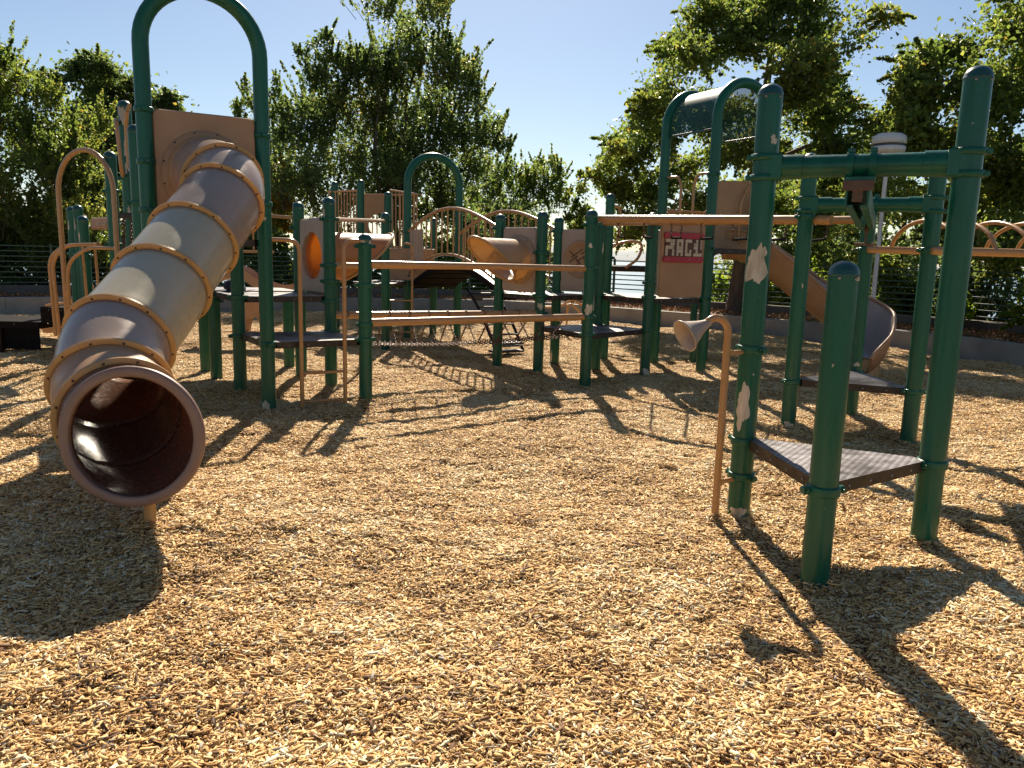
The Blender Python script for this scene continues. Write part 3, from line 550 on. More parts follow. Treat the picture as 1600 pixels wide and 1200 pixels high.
SLIM = [(-9.6,27.19,6.22,0.25),(-9.37,27.51,6.53,0.2),(-8.94,26.37,6.74,0.25),(-8.84,27.26,6.23,0.31),(-8.42,26.86,5.94,0.36),(-8.08,27.04,6.56,0.29),(-8.22,27.25,7.17,0.2),(-7.99,27.32,5.84,0.4),(-8.33,27.31,5.21,0.45),(-9.08,27.05,5.51,0.29),(-7.79,27.48,5.43,0.36),(-8.02,26.92,4.59,0.45),(-9.39,26.96,5.87,0.2),(-8.68,27.24,4.47,0.4),(-8.26,26.83,3.64,0.49)]
YELLOW = [(-7.41,24.92,4.2,0.26),(-7.3,24.64,3.72,0.3),(-7.47,24.92,3.24,0.32),(-7.18,24.39,2.86,0.37),(-7.33,24.31,2.37,0.32),(-7.56,24.44,3.81,0.2)]
SMALL = [(-1.24,32.03,4.75,0.52),(-0.47,31.08,4.77,0.63),(0.05,31.77,4.24,0.63),(-0.97,31.49,3.96,0.73),(0.78,32.66,5.19,0.37),(0.55,31.02,4.62,0.63),(1.41,32.25,5.33,0.34),(1.68,31.04,4.87,0.37),(1.32,30.81,4.27,0.55),(0.7,30.99,3.76,0.71),(1.6,30.64,3.53,0.52),(-0.18,31.61,3.24,0.73),(-1.46,32.24,3.2,0.73),(-2.23,31.62,2.93,0.63),(1.84,31.95,4.04,0.29),(-1.86,32.68,3.94,0.47)]
FAR = [(2.43,31.06,4.69,0.23),(2.56,31.05,4.14,0.34),(2.26,30.93,3.52,0.36),(2.72,30.61,3.23,0.44),(2.36,31.18,2.73,0.44),(2.1,30.58,3.02,0.26)]
LB_ = lambda L: [((x, y, z), r) for x, y, z, r in L]
tree('sweetgum_tree', 'tall dark green tree with two upright leaders behind the green arch', (-3.6, 25.6, gz(-3.6, 25.6)), 3, lambda t: 3.0*(1-t)**.75+.2, .9, 7.2, 6, .7, 58000, .115, LEAF2, 11, .2, lobes=LB_(CENTRAL), style='up', upright=.25)
tree('slim_tree', 'thin pale airy sapling rising left of the tall central tree', (-8.4, 27, gz(-8.4, 27)), 2, lambda t: .3, .6, 6.8, 5, .4, 7000, .10, LEAF1, 12, .06, lobes=LB_(SLIM), style='up', upright=.6)
tree('yellowing_tree', 'small yellow leaved tree beside the right leg of the tall arch', (-7.4, 24.4, gz(-7.4, 24.4)), 1, lambda t: .3, .6, 4.2, 4, .35, 4200, .12, LEAF4, 13, .05, lobes=LB_(YELLOW))
tree('round_tree', 'dense dark round topped tree behind the left grips and tall arch', (-12.9, 25.0, gz(-12.9, 25)), 2, rnd_prof(2.4, .7), .6, 6.4, 8, .8, 40000, .118, LEAF2, 14, .2, lobes=LB_(ROUND), fill=.35)
tree('feathery_tree', 'tall light green tree filling the left edge of the photo', (-13.6, 19.9, gz(-13.6, 19.9)), 2, rnd_prof(2.2, .6), .6, 5.6, 10, .7, 48000, .092, LEAF1, 15, .18, upright=.25, yellow=.06, lobes=LB_(FEATHER), style='up')
tree('low_tree', 'bushy dark tree between round tree and central tree above fence', (-9.9, 24.6, gz(-9.9, 24.6)), 2, rnd_prof(2.4, .6), .2, 3.9, 32, .85, 18000, .125, LEAF2, 16, .12)
tree('small_tree', 'mid sized pale green tree in the gap right of the central tree', (.2, 31.5, gz(.2, 31.5)), 2, rnd_prof(1.8, .6), -.8, 3.0, 12, .75, 22000, .115, LEAF1, 17, .12, upright=.3, lobes=LB_(SMALL), style='up')
tree('hedge_tree', 'low dense tree directly behind the arched bridge railing', (-1.2, 28.6, gz(-1.2, 28.6)), 2, rnd_prof(2.9, .5), -.6, 3.2, 34, .9, 19000, .13, LEAF2, 18, .12)
tree('far_tree', 'small thin tree left of the trunk that stands behind the letter panel', (2.8, 31, gz(2.8, 31)), 1, rnd_prof(.5, .6), -.4, 3.3, 6, .45, 4200, .12, LEAF1, 27, .07, lobes=LB_(FAR), style='up')
tree('maple_tree', 'broad leafy tree with a bare brown trunk behind the letter panel', (5.2, 18.2, .25), 0, lambda t: 2.6*max(.12, (1-t)**.62*(.62+.5*min(1, t*4))), 2.5, 7.6, 6, .6, 60000, .096, LEAF1, 19, .21, yellow=.10, lobes=LB_(MAPLE), lean=(.5, 0), fill=.45)
tree('plane_tree', 'large leafy tree with coarse yellow green leaves at the right edge', (10.3, 14.9, -.05), 2, rnd_prof(2.0, .55), 1.5, 7.0, 6, .7, 46000, .102, LEAF1, 20, .15, yellow=.18, lobes=LB_(PLANE), fill=.4)
tree('backdrop_tree', 'dense tree behind the lamp post between the two right hand trees', (10.6, 21.5, gz(10.6, 21.5)), 2, rnd_prof(2.6, .5), .5, 5.0, 30, .95, 16000, .125, LEAF2, 21, .14)
tree('edge_tree', 'shaded tree low behind the fence at the far left edge', (-17.2, 22.5, gz(-17.2, 22.5)), 2, rnd_prof(3, .5), .5, 5.4, 30, 1.0, 16000, .13, LEAF2, 22, .15)
tree('gap_tree', 'leafy tree beyond the fence directly right of the bare trunk', (7.6, 24.5, gz(7.6, 24.5)), 2, rnd_prof(2.2, .5), -.3, 4.2, 26, .85, 14000, .12, LEAF1, 23, .11)
tree('slope_tree', 'leafy tree on the slope behind the curving slide', (10.4, 26.5, gz(10.4, 26.5)), 2, rnd_prof(2.4, .5), -.3, 4.6, 26, .9, 14000, .12, LEAF2, 24, .11)
# shrubs behind and before the fence
shrub('bright_shrub', 'bright yellow green shrub against the fence at the right edge', (8.9, 12.6, .25), 1.7, 1.2, 1.55, 11000, .085, LEAF3, 31)
shrub('slender_shrub', 'thin twiggy green shrub growing through the fence near the right posts', (8.55, 14.7, .25), .9, .6, .95, 1700, .08, LEAF3, 32)
sh = [(-17.4, 17.4, 2.6, 1.8, 1.6, LEAF2), (-14.1, 20.4, 3.0, 1.6, 1.7, LEAF2), (-11.2, 22.2, 3.0, 1.6, 1.8, LEAF1), (-15.6, 18.6, 2.6, 1.6, 1.5, LEAF1), (-12.6, 20.2, 2.8, 1.6, 1.5, LEAF2), (-9.9, 21.6, 2.6, 1.6, 1.7, LEAF3), (-7.3, 22.6, 2.6, 1.5, 1.6, LEAF1), (-4.8, 23.4, 2.6, 1.5, 1.5, LEAF2), (-2.4, 23.9, 2.4, 1.5, 1.5, LEAF3), (-.2, 24.0, 2.2, 1.5, 1.3, LEAF1), (7.0, 19.4, 1.6, 1.2, 1.2, LEAF3), (8.6, 18.0, 2.2, 1.4, 1.6, LEAF1), (10.0, 16.4, 2.2, 1.4, 1.7, LEAF2), (10.9, 13.2, 2.0, 2.2, 1.7, LEAF1), (5.3, 20.4, .9, .7, 1.0, LEAF3)]
wh = ['beyond the black platform at the left border', 'in the second row left of the tall arch', 'in the second row under the tall arch', 'behind the fence at the far left edge', 'behind the fence above the low tan step', 'behind the fence beneath the tall arch', 'behind the fence left of the grey crawl tunnel panel', 'behind the fence below the rear tower', 'behind the fence under the arched bridge', 'behind the fence beside the round emblem panel', 'behind the fence just right of the bare trunk', 'behind the fence beside the lamp post', 'behind the fence between the right rear posts', 'behind the bright shrub at the right edge', 'behind the fence left of the bare trunk']
for k, (x, y, a, b, h, m) in enumerate(sh): shrub('shrub', 'leafy green shrub '+wh[k], (x, y, gz(x, y)-.05), a*1.15, b, h+.45, 10000 if k < 14 else 1100, .11 if k < 10 else .095, m, 40+k, 'shrubs behind the fence')
def litter():
    A = offs(WP, .25); B = offs(WP, 1.7); g = np.random.default_rng(5); n = 5200; P = []
    for _ in range(n):
        i = int(g.integers(0, len(A)-1)); t = g.uniform(); p = A[i].lerp(A[i+1], t).lerp(B[i].lerp(B[i+1], t), g.uniform()); P.append((p.x, p.y, .33+g.uniform(0, .03)))
    o = leaves('leaf_litter', LITTER, None, np.array(P), .07, g.uniform(0, 1, n), 0, 77); tag(o, 'fallen orange brown leaves lying in the bed behind the low wall', 'leaf litter', kind='stuff')
litter()
lp = thing('lamp_post', (6.30, 13.6, 0), 'white round headed lamp on a pale pole behind the track ride', 'lamp post')
m = M(); m.lathe([(.045, -.1), (.04, .4), (.034, 3.35)], (6.30, 13.6, 0), (0, 0, 1), 12); m.obj('pole', LAMPW, lp)
m = M(); m.lathe([(.0, 3.700), (.20, 3.690), (.262, 3.650), (.27, 3.580), (.27, 3.530), (.25, 3.525)], (6.30, 13.6, 0), (0, 0, 1), 24); m.obj('lamp_hood', LAMPW, lp)
m = M(); m.lathe([(.245, 3.530), (.245, 3.480)], (6.30, 13.6, 0), (0, 0, 1), 24); m.obj('louvre', LAMPD, lp)
m = M(); m.lathe([(.245, 3.485), (.27, 3.480), (.265, 3.400), (.18, 3.360), (.06, 3.290), (.0, 3.290)], (6.30, 13.6, 0), (0, 0, 1), 24); m.obj('lamp_base', LAMPW, lp)

# ------------------------------------------------------------ track ride (right foreground)
P1, P2, P3, P4, P5, P6 = (1.38, 4.44), (1.47, 3.48), (2.27, 4.02), (2.55, 6.94), (3.42, 7.63), (3.46, 6.54)
tr = thing('track_ride', (1.8, 4.1, 0), 'green post track ride with two triangular brown decks, right foreground', 'playground ride')
post(tr, *P1, 2.46, (1.0, .243, .455), [(1.475, -2.0, .15, .32, 3), (1.55, -1.55, .06, .12, 4), (.70, -2.1, .10, .26, 5), (.64, -2.3, .09, .26, 15), (.03, -1.9, .11, .10, 8), (2.16, -1.3, .05, .07, 9), (.86, -1.5, .012, .014, 10)], rot=2.1)
post(tr, *P2, 1.51, (.455,), [(1.435, -.75, .055, .03, 21), (1.05, -2.1, .01, .02, 22)], rot=.15)
post(tr, *P3, 2.48, (.455,), [(2.2, -2.1, .008, .012, 31)], rot=.5)
post(tr, *P4, 2.44, (.43, 1.90), [(.03, -1.8, .10, .12, 41), (1.3, -1.6, .02, .05, 42), (2.41, -1.6, .06, .04, 43)], rot=.3)
post(tr, *P5, 2.1, (.44, 1.64), [(.52, -1.7, .07, .06, 51)], rot=.2)
post(tr, *P6, 2.43, (.43, 1.63), [(.44, -1.6, .09, .035, 61)], rot=0)
deck(tr, [P1, P2, P3], .478); deck(tr, [P4, P5, P6], .455)
def beam(root, a, b, z):
    a, b = V(*a, z), V(*b, z); d = (b-a).normalized(); ang = math.atan2(d.y, d.x)
    bm = M().tube([a+d*.05, b-d*.05], .060, 22).obj('beam', GREEN, root)
    for e, s in ((a, 1), (b, -1)):
        m = M(); m.tube([e+d*s*.085, e+d*s*.20], .0665, 22); m.box(e+d*s*.045, (.10, .135, .145), (d, V(-d.y, d.x, 0), V(0, 0, 1)), .012)
        for k in (-1, 1):
            m.lathe([(PR+.001, -.017), (PR+.014, -.017), (PR+.014, .017), (PR+.001, .017)], e+V(0, 0, k*.055), (0, 0, 1), 24)
            m.box(e-d*s*.085+V(0, 0, k*.055), (.03, .05, .03), (d, V(-d.y, d.x, 0), V(0, 0, 1)), .005)
        m.obj('beam_bracket', GREEN, bm)
    c = (a+b)/2; m = M()
    for k in (-.055, .055):
        m.tube([c+d*(k-.018), c+d*(k+.018)], .074, 22); m.box(c+d*k+V(0, 0, .068), (.036, .05, .045), (d, V(-d.y, d.x, 0), V(0, 0, 1)), .006)
    m.box(c-V(0, 0, .072), (.15, .11, .03), (d, V(-d.y, d.x, 0), V(0, 0, 1)), .006); m.obj('track_hanger', GREEN, bm)
    return c
c1 = beam(tr, P1, P3, 2.017); c2 = beam(tr, P4, P6, 2.003)
td = (c2-c1); td.z = 0; td.normalize(); side = V(-td.y, td.x, 0); m = M()
for s in (-1, 1):
    m.box((c1+c2)/2+side*s*.052-V(0, 0, .155), ((c2-c1).length+.34, .010, .125), (td, side, V(0, 0, 1))); m.box((c1+c2)/2+side*s*.034-V(0, 0, .213), ((c2-c1).length+.34, .034, .009), (td, side, V(0, 0, 1)))
m.box((c1+c2)/2-V(0, 0, .0955), ((c2-c1).length+.34, .114, .009), (td, side, V(0, 0, 1))); trk = m.obj('track', GREEN, tr)
m = M(); m.box(c1-td*.176-V(0, 0, .118), (.012, .15, .052), (td, side, V(0, 0, 1)), .003); m.box(c1-td*.17-V(0, 0, .17), (.008, .05, .06), (td, side, V(0, 0, 1)), .002); m.obj('track_end_stop', RUST, trk)
e = c2+td*.05
m = M(); m.box(e-V(0, 0, .20), (.14, .03, .07), (td, side, V(0, 0, 1)), .006); m.tube([e-V(0, 0, .22), e-V(0, 0, .33)], .008, 8); m.tube([e-V(0, 0, .33)+side*.09, e-V(0, 0, .33)-side*.09], .012, 8); m.obj('trolley', RUST, tr)

# talk tube fixed to the front post
tt = thing('talk_tube', (1.21, 4.33, 0), 'tan speaking pipe with a small horn clamped to the peeling front post', 'talk tube')
tb = V(1.21, 4.33, 0)
hd = V(-.92, -.35, 0).normalized(); R_ = .085
path = [tb+V(0, 0, -.1), tb+V(0, 0, .6), tb+V(0, 0, 1.10)]+[tb+V(0, 0, 1.10)+hd*(R_-R_*math.cos(q))+V(0, 0, R_*math.sin(q)) for q in [i*PI*.80/10 for i in range(1, 11)]]
M().tube(path, .021, 14).obj('pipe', TAN, tt)
pe = Vector(path[-1]); dd = (Vector(path[-1])-Vector(path[-2])).normalized(); dd = (dd*.75+hd*.6).normalized()
m = M(); m.lathe([(.020, -.03), (.026, 0), (.040, .04), (.070, .105), (.088, .135), (.094, .14), (.096, .147), (.088, .147), (.064, .10), (.03, .03)], pe, dd, 28); m.obj('horn', GREYTAN, tt)
for z in (.985, .228):
    q = V(*P1, z); d = (V(tb.x, tb.y, z)-q).normalized(); m = M(); m.tube([q+d*.075, V(tb.x, tb.y, z)-d*.018], .014, 8); m.box(V(tb.x, tb.y, z)-d*.03, (.03, .03, .034), (d, V(-d.y, d.x, 0), V(0, 0, 1)), .004); m.obj('bracket', TAN, tt)

# trapeze ladder from the centre tower to the track ride
C1, C2, C3, C4, C5, C7, C8, C9 = (.86, 8.96), (1.14, 10.48), (1.35, 11.38), (1.71, 9.84), (2.53, 10.25), (.33, 9.87), (.59, 10.82), (-.21, 10.42)
tz = thing('trapeze_ladder', (2, 8, 0), 'overhead tan rails with hanging black trapeze rungs linking centre tower and track ride', 'monkey bars')
ra0, ra1 = V(C1[0], C1[1], 1.935)+V(.07, -.0, 0), V(P4[0], P4[1], 1.875); rb0, rb1 = V(C2[0], C2[1], 1.955), V(P5[0], P5[1], 1.93)
da = (ra1-ra0).normalized(); ra1 += da*.16
ra0 += V(.03, .02, 0); ra1 += V(.08, 0, 0)
M().tube([ra0, ra1], .042, 16).obj('rail', TAN, tz); M().tube([rb0, rb1-V(.07, -.09, 0)], .040, 16).obj('rail', TAN, tz)
for k in range(7):
    t = .10+k*.135; a = ra0.lerp(ra1, t); b = rb0.lerp(rb1, t*.95+.02); a2, b2 = a.lerp(b, .07)-V(0, 0, .19), a.lerp(b, .93)-V(0, 0, .19); rr = M().tube([a2, b2], .014, 10).obj('trapeze_rung', BLACK, tz)
    [chain(M(), u_-V(0, 0, .03), v_, .0, .005, .035).obj('chain', RUST, rr) for u_, v_ in ((a, a2), (b, b2))]

# loop ladder running off to the right
ll = thing('loop_ladder', (5.6, 7.1, 0), 'tan loop ladder with arched rungs running off the right edge', 'monkey bars')
for q, z in ((P5, 1.643), (P6, 1.626)):
    a = V(q[0]-.03, q[1]-.085, z); M().tube([a, a+V(.02, 0, 0), a+V(2.3, .09, 0)], [.026, .034, .034], 16).obj('rail', TAN, ll)
for k in range(7):
    x = .20+.31*k; a, b = V(P6[0]+x, P6[1]-.085+x*.04, 1.64), V(P5[0]+x, P5[1]-.085+x*.04, 1.655)
    M().tube([a.lerp(b, t)+V(0, 0, .25*(1-(2*t-1)**2)**.6) for t in [i/20 for i in range(21)]], .019, 10).obj('loop_rung', TAN, ll)
for q in (P5, P6): post(ll, q[0]+2.3, q[1]+.05, 2.1, (1.63,))

# ------------------------------------------------------------ left play tower
L1, L2, L3 = (-3.14, 6.71), (-3.62, 7.54), (-4.14, 8.42); D1, D2, D3, D4, D5, D6 = (-1.48, 7.67), (-2.01, 8.43), (-2.52, 9.08), (-2.31, 7.19), (-2.85, 7.96), (-3.41, 8.76); T2 = (-4.62, 9.0)
lt = thing('play_tower', (-2.9, 7.9, 0), 'green play tower with a tall arch, stepped brown decks and tan ladder on the left', 'play structure')
ap = arch_post(lt, L1, D4, 3.16, [(0, 2.62), (0, 1.8), (0, 2.2), (1, 2.50), (1, 1.90), (1, .62)])
patch(ap, *D4, .04, -1.75, .10, .13, 71); patch(ap, *D4, 1.77, -1.5, .10, .05, 72)
post(lt, *D1, 1.67, (.63, 1.17, 1.55, .78), [(1.60, -1.9, .09, .06, 73), (1.57, -.6, .06, .10, 74)], rot=.5)
post(lt, *D2, 2.06, (.62, .95, 1.17, 1.83, 1.34), [(1.90, -2.5, .07, .22, 75)], rot=.5); post(lt, *D3, 2.04, (1.0, 1.75), rot=.5); post(lt, *D5, 2.0, (1.0, .60), rot=.5); post(lt, *D6, .96, (.9,), cap=False)
post(lt, *L3, 2.99, (1.45, 2.2), [(2.84, -1.55, .10, .26, 76), (2.50, -1.35, .035, .20, 77), (2.30, -1.35, .04, .14, 78), (1.86, -1.3, .035, .14, 79)], rot=.4)
post(lt, *T2, 2.54, (1.5, 2.1), rot=.4); post(lt, *L2, 2.62, (1.5, 1.9), rot=.4); post(lt, -3.85, 9.55, .95, (.9,), cap=False); post(lt, -2.86, 9.75, .98, (.9,), cap=False)
deck(lt, [D4, D1, D2, D5], .632, name='deck'); deck(lt, [D5, D2, D3, D6], 1.008); deck(lt, [D6, D3, (-2.95, 9.78), (-3.86, 9.5)], 1.02); deck(lt, [L1, D4, D5, L2], 1.58); deck(lt, [L2, D5, D6, L3], 1.42); deck(lt, [L3, (-3.9, 9.4), (-4.6, 10.0), T2], .98)
ld = M()
for (x, y), tgt, zt in (((-2.02, 7.29), D4, 1.585), ((-1.65, 7.50), D1, 1.60)):
    d = (V(*tgt, 0)-V(x, y, 0)); M().tube(bend([(x, y, -.1), (x, y, zt), (tgt[0]-d.x*.1, tgt[1]-d.y*.1, zt)], .11, 8), .021, 12).obj('ladder_rail', TAN, lt)
for z in (.05, .33): M().tube([(-2.02, 7.29, z), (-1.65, 7.50, z)], .015, 10).obj('rung', TAN, lt)
# guard rail along the back of the upper deck
def guard(root, a, b, z0, z1, n, name='guard_rail', m=TAN, r=.019, rb=.012, corner=.06):
    a, b = V(*a, 0), V(*b, 0); d = (b-a).normalized(); a, b = a+d*.075, b-d*.075
    g = M().tube(bend([a+V(0, 0, z1), b+V(0, 0, z1)], .05), r, 10).obj(name, m, root); M().tube([a+V(0, 0, z0), b+V(0, 0, z0)], r*.85, 10).obj('bottom_rail', m, g)
    for k in range(n): p = a.lerp(b, (k+.5)/n); M().tube([p+V(0, 0, z0), p+V(0, 0, z1)], rb, 8).obj('baluster', m, g)
    return g
guard(lt, (-3.86, 9.5), (-2.95, 9.78), 1.46, 1.92, 5); M().tube([(*D3, 1.86), (-3.9, 9.2, 1.93)], .02, 10).obj('hand_rail', TAN, lt)
M().tube([(*D2, 1.83), (-2.0, 12.0, 1.965)], .024, 12).obj('hand_rail', TAN, lt); M().tube([(*D3, 1.83), (*D2, 1.85)], .014, 10).obj('hand_rail', TAN, lt)
# hand grips, chain climber and tan loop at the left end
for pth in ([(-3.62, 7.46, 2.78), (-3.86, 7.9, 2.80), (-3.93, 8.0, 2.68), (-3.93, 8.02, 2.26), (-3.80, 7.85, 2.20)], [(-4.2, 8.4, 2.74), (-4.18, 8.28, 2.79), (-4.12, 8.2, 2.70), (-4.10, 8.2, 2.28), (-4.16, 8.35, 2.22)]): M().tube(bend(pth, .07, 6), .019, 10).obj('hand_grip', TAN, lt)
M().box((-3.93, 8.12, 1.80), (.34, .05, .06), None, .01).obj('climber_bar', BROWN, lt)
for k in range(4):
    m = M(); x = -4.07+.078*k; chain(m, (x, 8.14, 1.78), (x-.05, 8.06, .1), 0, .006, .05); m.obj('climber_chain', RUST, lt)
hl = thing('loop_handrail', (-4.95, 9.0, 0), 'tall tan inverted U handrail at the left end of the play tower', 'handrail')
a, b = V(-5.35, 9.2, 0), V(-4.50, 8.8, 0); c = (a+b)/2; d = (b-a)/2
M().tube([a+V(0, 0, .0), a+V(0, 0, 1.0)]+[c-d*math.cos(q)+V(0, 0, 2.08+.47*math.sin(q)) for q in [i*PI/18 for i in range(19)]]+[b+V(0, 0, 1), b+V(0, 0, .0)], .028, 12).obj('loop_pipe', TAN, hl)
M().tube(bend([(-5.30, 9.17, .75), (-5.27, 9.15, 1.28), (-4.95, 9.0, 1.46), (-4.5, 8.8, 1.46)], .16, 8), .021, 10).obj('side_rail', TAN, hl)
for pth in ([(-5.74, 9.6, .35), (-5.76, 9.6, 1.32), (-5.5, 9.5, 1.48), (-4.95, 9.3, 1.50)], [(-5.57, 9.4, .35), (-5.6, 9.4, 1.30), (-5.38, 9.33, 1.48), (-4.9, 9.15, 1.50)]): M().tube(bend(pth, .15, 8), .021, 10).obj('side_rail', TAN, hl)
for x in (-5.15, -5.0): M().tube([(x, 9.3, .6), (x+.01, 9.25, 1.46)], .016, 8).obj('upright', TAN, hl)
# transfer platform
tf = thing('transfer_station', (-7.2, 10.6, 0), 'low black perforated transfer platform with steps at the left edge', 'play platform')
deck(tf, [(-8.6, 10.3), (-6.35, 10.3), (-6.35, 11.2), (-8.6, 11.2)], .45, .09, .03, tm=BLACK, sm=BLACK)  # black coating here also carries tree shade in its colour
m = M(); m.box((-7.5, 10.42, .21), (2.1, .012, .30)); m.obj('perforated_riser', ROOF_BLK if 'ROOF_BLK' in globals() else BLACK, tf)
for x in (-7.0, -8.3): M().lathe([(.07, -.1), (.07, .37)], (x, 10.38, 0), (0, 0, 1), 14).obj('leg', BROWN, tf)
deck(tf, [(-6.3, 10.2), (-5.55, 10.2), (-5.55, 10.9), (-6.3, 10.9)], .66, .20, .03, tm=BLACK, sm=BLACK); deck(tf, [(-5.5, 10.1), (-4.9, 10.1), (-4.9, 10.8), (-5.5, 10.8)], .86, .20, .03, tm=BLACK, sm=BLACK)
for x, y, zt, sd_ in ((-6.31, 11.3, 2.05, 81), (-6.60, 11.65, 2.04, 82), (-5.64, 10.2, 1.86, 83)): post(tf, x, y, zt, (1.35,), [(zt-.28, -1.9, .03, .22, sd_)])
_x, _y = V(.70, -.71, 0).normalized(), V(.71, .70, 0).normalized(); m = M(); m.box((-5.22, 9.85, 1.76), (.62, .06, .15), (_x, _y, V(0, 0, 1)), .02); m.box((-5.12, 9.74, 1.74), (.36, .075, .05), (_x, _y, V(0, 0, 1)), .015); m.obj('cross_panel', TANPLATE, tf)
ps = thing('step_panel', (-7.1, 12.2, 0), 'low tan rounded plastic side panel behind the black platform', 'panel')
m = M(); m.plate(dens([(0, 0), (.95, 0), (1.0, .8), (.75, .72), (.55, .50), (.32, .50), (.1, .46), (0, .3)], .12), (-7.55, 12.3, .08), (1, -.25, 0), (0, 0, 1), .06, bev=.012); m.obj('panel_sheet', FLANGE, ps)

# tube slide
RG = [((-2.725, 6.95, 2.12), 30, 0), ((-2.473, 6.647, 2.034), 35.2, 21.8), ((-2.391, 6.389, 1.867), -1.9, 33.6), ((-2.432, 5.89, 1.539), -4, 33.7), ((-2.459, 5.397, 1.229), .6, 33.5), ((-2.479, 4.821, .90), 2.5, 26.7), ((-2.363, 4.462, .678), 25.7, 28.5), ((-2.152, 4.157, .568), 34.6, 11.4), ((-1.921, 3.807, .540), 3.9, -4.3)]
def rdir(az, el): az, el = math.radians(az), math.radians(el); return V(math.sin(az)*math.cos(el), -math.cos(az)*math.cos(el), -math.sin(el))
sl_ = thing('tube_slide', (-2.4, 5.4, 0), 'winding brown and ochre plastic tube slide with its open mouth facing the camera', 'slide')
RC = [V(*c) for c, a, e in RG]; RT = [rdir(a, e) for c, a, e in RG]
def seg(i, n=10):
    p0, p1, t0, t1 = RC[i], RC[i+1], RT[i], RT[i+1]; L = (p1-p0).length; out = []
    for k in range(n+1):
        t = k/n; h = (2*t**3-3*t**2+1)*p0+(t**3-2*t**2+t)*t0*L+(-2*t**3+3*t**2)*p1+(t**3-t**2)*t1*L
        tt_ = t0.lerp(t1, t).normalized(); out.append((h, tt_))
    return out
def frame(t): s = t.cross(V(0, 0, 1)).normalized(); return s, s.cross(t)
def shell(fr, ro, ri, n=56):
    m = M(); k = len(fr); vs = []; fs = []
    RO = ro if callable(ro) else (lambda t: ro); RI = ri if callable(ri) else (lambda t: ri)
    for R_f in (RO, RI):
        for j, (c, t) in enumerate(fr):
            s, u = frame(t); r = R_f(j/(k-1))
            for q in range(n): a = 2*PI*q/n; vs.append(c+r*(math.cos(a)*s+math.sin(a)*u))
    for l in range(2):
        o = l*k*n
        for j in range(k-1):
            for q in range(n):
                f = (o+j*n+q, o+j*n+(q+1) % n, o+(j+1)*n+(q+1) % n, o+(j+1)*n+q); fs.append(f if l == 0 else f[::-1])
    for q in range(n):
        fs.append((q, k*n+q, k*n+(q+1) % n, (q+1) % n)); b = (k-1)*n; fs.append((b+q, b+(q+1) % n, k*n+b+(q+1) % n, k*n+b+q))
    return m.add(vs, fs, True)
TR, TI = .311, .302
for i in range(0, 7):
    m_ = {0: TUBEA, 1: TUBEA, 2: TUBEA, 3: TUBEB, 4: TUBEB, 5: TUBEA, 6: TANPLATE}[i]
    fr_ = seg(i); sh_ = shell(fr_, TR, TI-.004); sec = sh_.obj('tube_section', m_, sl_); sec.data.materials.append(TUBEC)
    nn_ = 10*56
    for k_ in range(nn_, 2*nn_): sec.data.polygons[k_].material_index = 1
for i in range(1, 8):
    c, t = RC[i], RT[i]; m = M(); h = .011; R = .342
    m.lathe([(TR-.004, -h), (TR+.004, -h-.006), (TR+.012, -h), (R-.006, -h), (R, -h+.004), (R, -.003), (R-.004, 0), (R, .003), (R, h-.004), (R-.006, h), (TR+.012, h), (TR+.004, h+.006), (TR-.004, h)], c, t, 64); fl = m.obj('flange', FLANGE, sl_)
    s, u = frame(t)
    for k in range(12):
        a = 2*PI*(k+.5)/12; d = math.cos(a)*s+math.sin(a)*u
        for sg in (1,):
            rt = (t*sg).to_track_quat('Z', 'Y').to_euler(); put('bolt', BOLTM, fl, c+d*.322+t*sg*h, rt)
fr_ = seg(7, 14)
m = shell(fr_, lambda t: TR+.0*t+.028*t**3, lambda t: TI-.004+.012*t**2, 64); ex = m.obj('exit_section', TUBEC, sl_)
c, t = RC[8], RT[8]; m = M(); m.lathe([(.312, .006), (.308, .014), (.306, .022), (.318, .027), (.345, .028), (.356, .024), (.361, .014), (.361, -.004), (.356, -.014), (.345, -.018), (.330, -.019)], c, t, 72); m.obj('exit_lip', LIP, sl_)
px = V(.866, .5, 0)
m = M(); m.plate(dens(rrect(.835, .98, .05, 5, -.4175, -.46), .06), (-2.725, 6.95, 2.12), px, (0, 0, 1), .045, hole=(0, 0, .29), bev=.012); ep = m.obj('entry_panel', TANPLATE, sl_)
m = M(); nn = V(.5, -.866, 0); m.lathe([(.375, .024), (.372, .034), (.345, .040), (.318, .07), (.302, .13), (.296, .13), (.296, .0)], (-2.725, 6.95, 2.12), nn, 56); ec = m.obj('entry_collar', TANPLATE, ep)
for k in range(12):
    a = 2*PI*(k+.5)/12; put('bolt', BOLTM, ep, V(-2.725, 6.95, 2.12)+px*.36*math.cos(a)+V(0, 0, .36*math.sin(a))+nn*.037, nn.to_track_quat('Z', 'Y').to_euler())
for s in (-1, 1):
    for z in (2.50, 1.80): M().tube([V(-2.725, 6.95, z)+px*s*.40, V(-2.725, 6.95, z)+px*s*.46], .017, 10).obj('panel_stub', TAN, ep)
M().lathe([(.031, -.15), (.031, .19)], (-1.885, 3.87, 0), (0, 0, 1), 16).obj('support_post', FLANGE, sl_)
M().lathe([(.04, -.15), (.04, .62)], (-2.30, 4.93, 0), (0, 0, 1), 16).obj('support_post', FLANGE, sl_)

